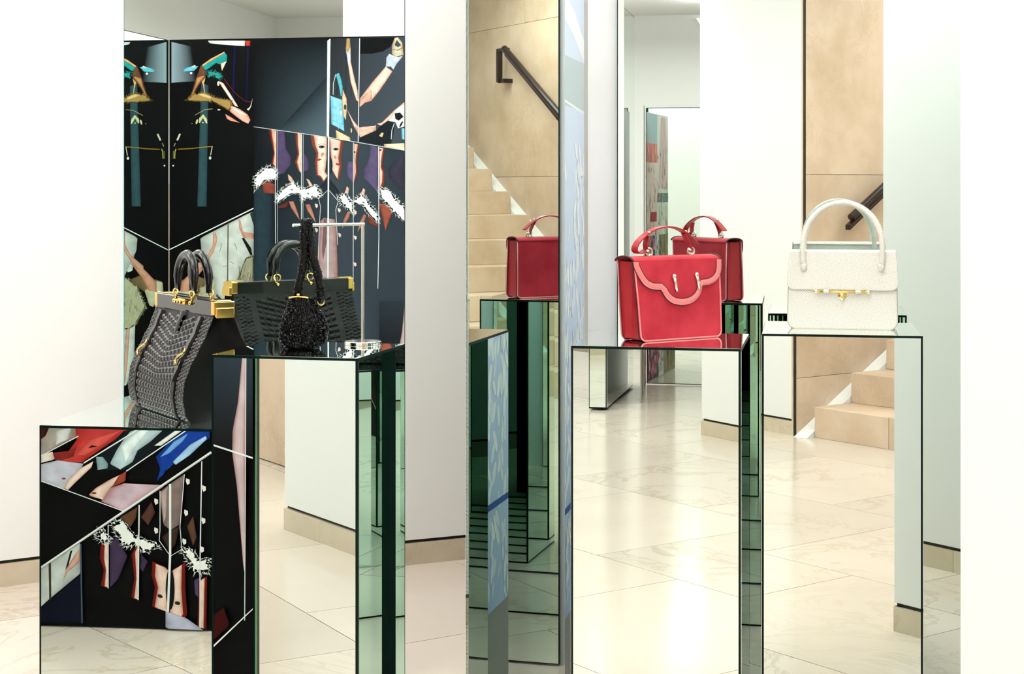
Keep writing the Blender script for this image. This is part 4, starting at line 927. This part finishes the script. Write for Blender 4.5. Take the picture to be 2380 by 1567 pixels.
# ---------------------------------------------------------------- white textured bag
WH = mat('white_lizard', (.80, .78, .70), .42, 0, .4); N, L, b = nodes(WH)
tc = N.new('ShaderNodeTexCoord'); mp = N.new('ShaderNodeMapping'); mp.inputs['Rotation'].default_value = (0, 0, R(40)); sx_ = N.new('ShaderNodeSeparateXYZ'); cx_ = N.new('ShaderNodeCombineXYZ'); L.new(tc.outputs['Object'], sx_.inputs[0]); L.new(sx_.outputs[0], cx_.inputs[0]); L.new(sx_.outputs[2], cx_.inputs[1]); L.new(cx_.outputs[0], mp.inputs['Vector'])
vo = N.new('ShaderNodeTexVoronoi'); vo.voronoi_dimensions = '2D'; vo.inputs['Scale'].default_value = 215; vo.inputs['Randomness'].default_value = .12; L.new(mp.outputs[0], vo.inputs['Vector'])
r_ = ramp(N, [(.0, (.83, .81, .745)), (.42, (.79, .77, .695)), (.68, (.52, .49, .40))]); L.new(vo.outputs['Distance'], r_.inputs[0]); L.new(r_.outputs[0], b.inputs['Base Color'])
inv = N.new('ShaderNodeMath'); inv.operation = 'SUBTRACT'; inv.inputs[0].default_value = 1; L.new(vo.outputs['Distance'], inv.inputs[1]); bump(N, L, b, inv.outputs[0], .6, .0012)
WHS = mat('cream_stitching', (.5, .47, .38), .6)
wb = thing('white_handbag', (.078, 4.325, HT), R(-3.2), 'white textured leather handbag with arched handles and a gold bar clasp', 'handbag')
WW, WD, WHT = .277, .082, .198
def wout(r=.022, n=8, ww=WW, z0=0.0, z1=WHT, taper=.005):
    p = []
    for k in range(n + 1): a = math.pi + k / n * math.pi / 2; p.append((-ww / 2 + r + r * math.cos(a), z0 + r + r * math.sin(a)))
    for k in range(n + 1): a = -math.pi / 2 + k / n * math.pi / 2; p.append((ww / 2 - r + r * math.cos(a), z0 + r + r * math.sin(a)))
    p += [(ww / 2 - taper * .3, (z0 + z1) / 2), (ww / 2 - taper, z1 - .003), (ww / 2 - taper - .003, z1), (-ww / 2 + taper + .003, z1), (-ww / 2 + taper, z1 - .003), (-ww / 2 + taper * .3, (z0 + z1) / 2)]
    return p
def wy(z): return WD / 2 * (1 - .45 * (z / WHT) ** 1.6)
OW = wout()
b = MB(); b.prism(OW, lambda x, z, t: (x, t * wy(z), z), -1, 1); b.build('body', WH, wb, bevel=.004, seg=3)
for s in (-1, 1):
    b = MB(); b.tube([(x, s * (wy(z) - .0005), z) for x, z in OW], .0014, 6, closed=True); b.build('edge_stitching', WHS, wb, smooth=True)
FW = wout(.018, 8, WW + .004, .100, WHT + .001, .006)
b = MB(); b.prism(FW, lambda x, z, t: (x, -wy(z) - t, z), .0005, .0048); b.build('flap', WH, wb, bevel=.0018, seg=2)
b = MB(); b.grid(lambda u, v: (-(WW / 2 - .004) + (WW - .008) * u, -math.cos(v * math.pi) * (wy(WHT) + .0045), WHT - .003 + .008 * math.sin(v * math.pi)), 6, 8); b.build('flap_top', WH, wb, smooth=True)
for s, lean in ((-1, .014), (1, .006)):
    y0 = s * (wy(.163) + .009)
    pts = [(-.098, y0, .157), (-.100, y0 - s * .001, .175)] + [(-.101 * math.cos(t / 20 * math.pi), y0 - s * (lean + .004) * math.sin(t / 20 * math.pi), .205 + .120 * math.sin(t / 20 * math.pi) ** .92) for t in range(21)] + [(.100, y0 - s * .001, .175), (.098, y0, .157)]
    b = MB(); b.tube(pts, .0068, 14); h_ = b.build('handle', WH, wb, smooth=True)
    for sx in (-1, 1):
        b = MB(); b.ball((sx * .098, y0 + s * .001, .160), .0092, 12, sc=(.9, .7, 1.3)); b.build('handle_foot', WH, h_, smooth=True)
yb = -wy(.1) - .0085
b = MB(); b.tube([(-.064, yb, .0965), (.064, yb, .0965)], .0030, 12); b.build('clasp_bar', GOLD, wb, smooth=True)
for sx in (-1, 1):
    b = MB(); b.ball((sx * .066, yb, .0965), .0056, 14); b.build('bar_knob', mat('pale_gold', (.9, .78, .5), .15, 1.0), wb, smooth=True)
    b = MB(); b.tube([(sx * .040 - .0065, yb, .0965), (sx * .040 + .0065, yb, .0965)], .0050, 12); b.build('bar_loop', WH, wb, smooth=True, angle=40)
b = MB(); b.lathe([(.0105, 0), (.0105, .002), (.008, .0035), (.005, .005)], 24); o = b.build('lock_plate', GOLD, wb, smooth=True, angle=35); o.location = (0, -wy(.088) - .0015, .087); o.rotation_euler = (R(90), 0, 0)
b = MB(); b.tube([(0, -wy(.085) - .0085, .092), (0, -wy(.085) - .0085, .074)], .0027, 10); b.build('turn_pin', mat('pale_gold', (.9, .78, .5), .15, 1.0), wb, smooth=True)

# ---------------------------------------------------------------- bag stand and beaded pouch
stx, sty = -1.024, 3.664
bs = thing('bag_stand', (stx, sty, HT), 0, 'polished steel bag stand with round base and angled arm', 'stand')
b = MB(); b.lathe([(.0415, 0), (.0425, .001), (.0425, .0075), (.0415, .0085)], 48); b.build('base', STEEL, bs, smooth=True, angle=35)
b = MB(); b.tube([(0, 0, .008), (0, 0, .281)], .0036, 14); b.build('pole', STEEL, bs, smooth=True, angle=40)
bd = Vector((-.112, -.131, 0)).normalized()
b = MB(); b.tube([Vector((0, 0, .279)) - bd * .0035, Vector((0, 0, .279)) + bd * .188], .0036, 14); b.build('arm', STEEL, bs, smooth=True, angle=40)
bx_, by_ = stx + bd.x * .152, sty + bd.y * .152
BEAD = mat('jet_beads', (.0015, .0015, .0015), .08, 0, .22)
CLOTH = mat('black_silk', (.003, .003, .003), .5, 0, .2)
pb = thing('beaded_handbag', (bx_, by_, HT), 0, 'small black beaded pouch bag hanging from the steel stand', 'handbag')
CRx, CRy = CA, SA            # picture-right direction on the plan
PZ = [(.0, .030), (.006, .044), (.02, .052), (.045, .053), (.07, .045), (.09, .035), (.105, .027), (.115, .024)]
def pr(z): return lerp_tab(PZ, z)
def pc(z): return -.012 + .006 * math.sin(z * 30)
b = MB(); b.grid(lambda u, v: ((pc(v * .115) + pr(v * .115) * math.cos(u * 6.283)) * CRx - pr(v * .115) * .62 * math.sin(u * 6.283) * CRy, (pc(v * .115) + pr(v * .115) * math.cos(u * 6.283)) * CRy + pr(v * .115) * .62 * math.sin(u * 6.283) * CRx, v * .115 + .001), 28, 14, closed_u=True)
b.build('pouch', CLOTH, pb, smooth=True)
ZT = .287
def strap_path(side):
    P_ = [(.028 * side + .004, 0, .108), (.024 * side + .006, 0, .140), (.017 * side + .006, 0, .175), (.009 * side + .004, 0, .21), (.006 * side, .004 * side, .25), (.004 * side, .007 * side, ZT - .006), (0, .003 * side, ZT + .006)]
    return [Vector((x * CRx - y * CRy, x * CRy + y * CRx, z)) for x, y, z in P_]
beads = MB(); rnd = random.Random(8)
OCT_F = [(0, 2, 4), (2, 1, 4), (1, 3, 4), (3, 0, 4), (2, 0, 5), (1, 2, 5), (3, 1, 5), (0, 3, 5)]
def bead(p, r):
    o = len(beads.v); q = Matrix.Rotation(rnd.random() * 3, 3, 'Z') @ Matrix.Rotation(rnd.random() * 3, 3, 'X')
    for d in ((1, 0, 0), (-1, 0, 0), (0, 1, 0), (0, -1, 0), (0, 0, 1), (0, 0, -1)): beads.v.append(tuple(Vector(p) + q @ (Vector(d) * r)))
    for f in OCT_F: beads.f.append([o + i for i in f]); beads.mi.append(0)
for j in range(40):
    z = .003 + j / 39 * .110; r_ = pr(z); n = max(16, int(6.283 * r_ * .8 / .0042))
    for k in range(n):
        a = (k + j * .37 + rnd.uniform(-.15, .15)) / n * 6.283; c_, s_ = pc(z) + (r_ + .001 + rnd.uniform(0, .0016)) * math.cos(a), (r_ + .001 + rnd.uniform(0, .0016)) * .62 * math.sin(a)
        bead((c_ * CRx - s_ * CRy, c_ * CRy + s_ * CRx, z + rnd.uniform(-.001, .001) + .001), rnd.uniform(.0017, .0026))
for side in (-1, 1):
    pts = strap_path(side); b = MB(); b.tube(pts, [.0085, .009, .0095, .0095, .009, .0085, .006], 12); b.build('strap', CLOTH, pb, smooth=True)
    for i in range(len(pts) - 1):
        for k in range(60):
            t = rnd.random(); a = rnd.random() * 6.283; r_ = .0098; c0 = pts[i] * (1 - t) + pts[i + 1] * t
            bead((c0.x + r_ * math.cos(a), c0.y + r_ * math.sin(a), c0.z), rnd.uniform(.0015, .0024))
    b = MB(); p = pts[0]; b.tube([(p.x + .0075 * math.cos(t / 12 * 6.283) * CRx, p.y + .0075 * math.cos(t / 12 * 6.283) * CRy, p.z - .002 + .0075 * math.sin(t / 12 * 6.283)) for t in range(12)], .0013, 6, closed=True, up=(0, 1, 0)); b.build('ring', GOLD, pb, smooth=True)
o = beads.build('beads', BEAD, pb, recalc=False); o['kind'] = 'stuff'
b = MB(); b.tube([((pc(.113) - .022 + .044 * t / 6) * CRx, (pc(.113) - .022 + .044 * t / 6) * CRy - .016, .1155 + .003 * math.sin(t / 6 * 3.14)) for t in range(7)], .0018, 8); b.ball((pc(.113) * CRx, pc(.113) * CRy - .018, .122), .004, 10); b.build('clasp', GOLD, pb, smooth=True)
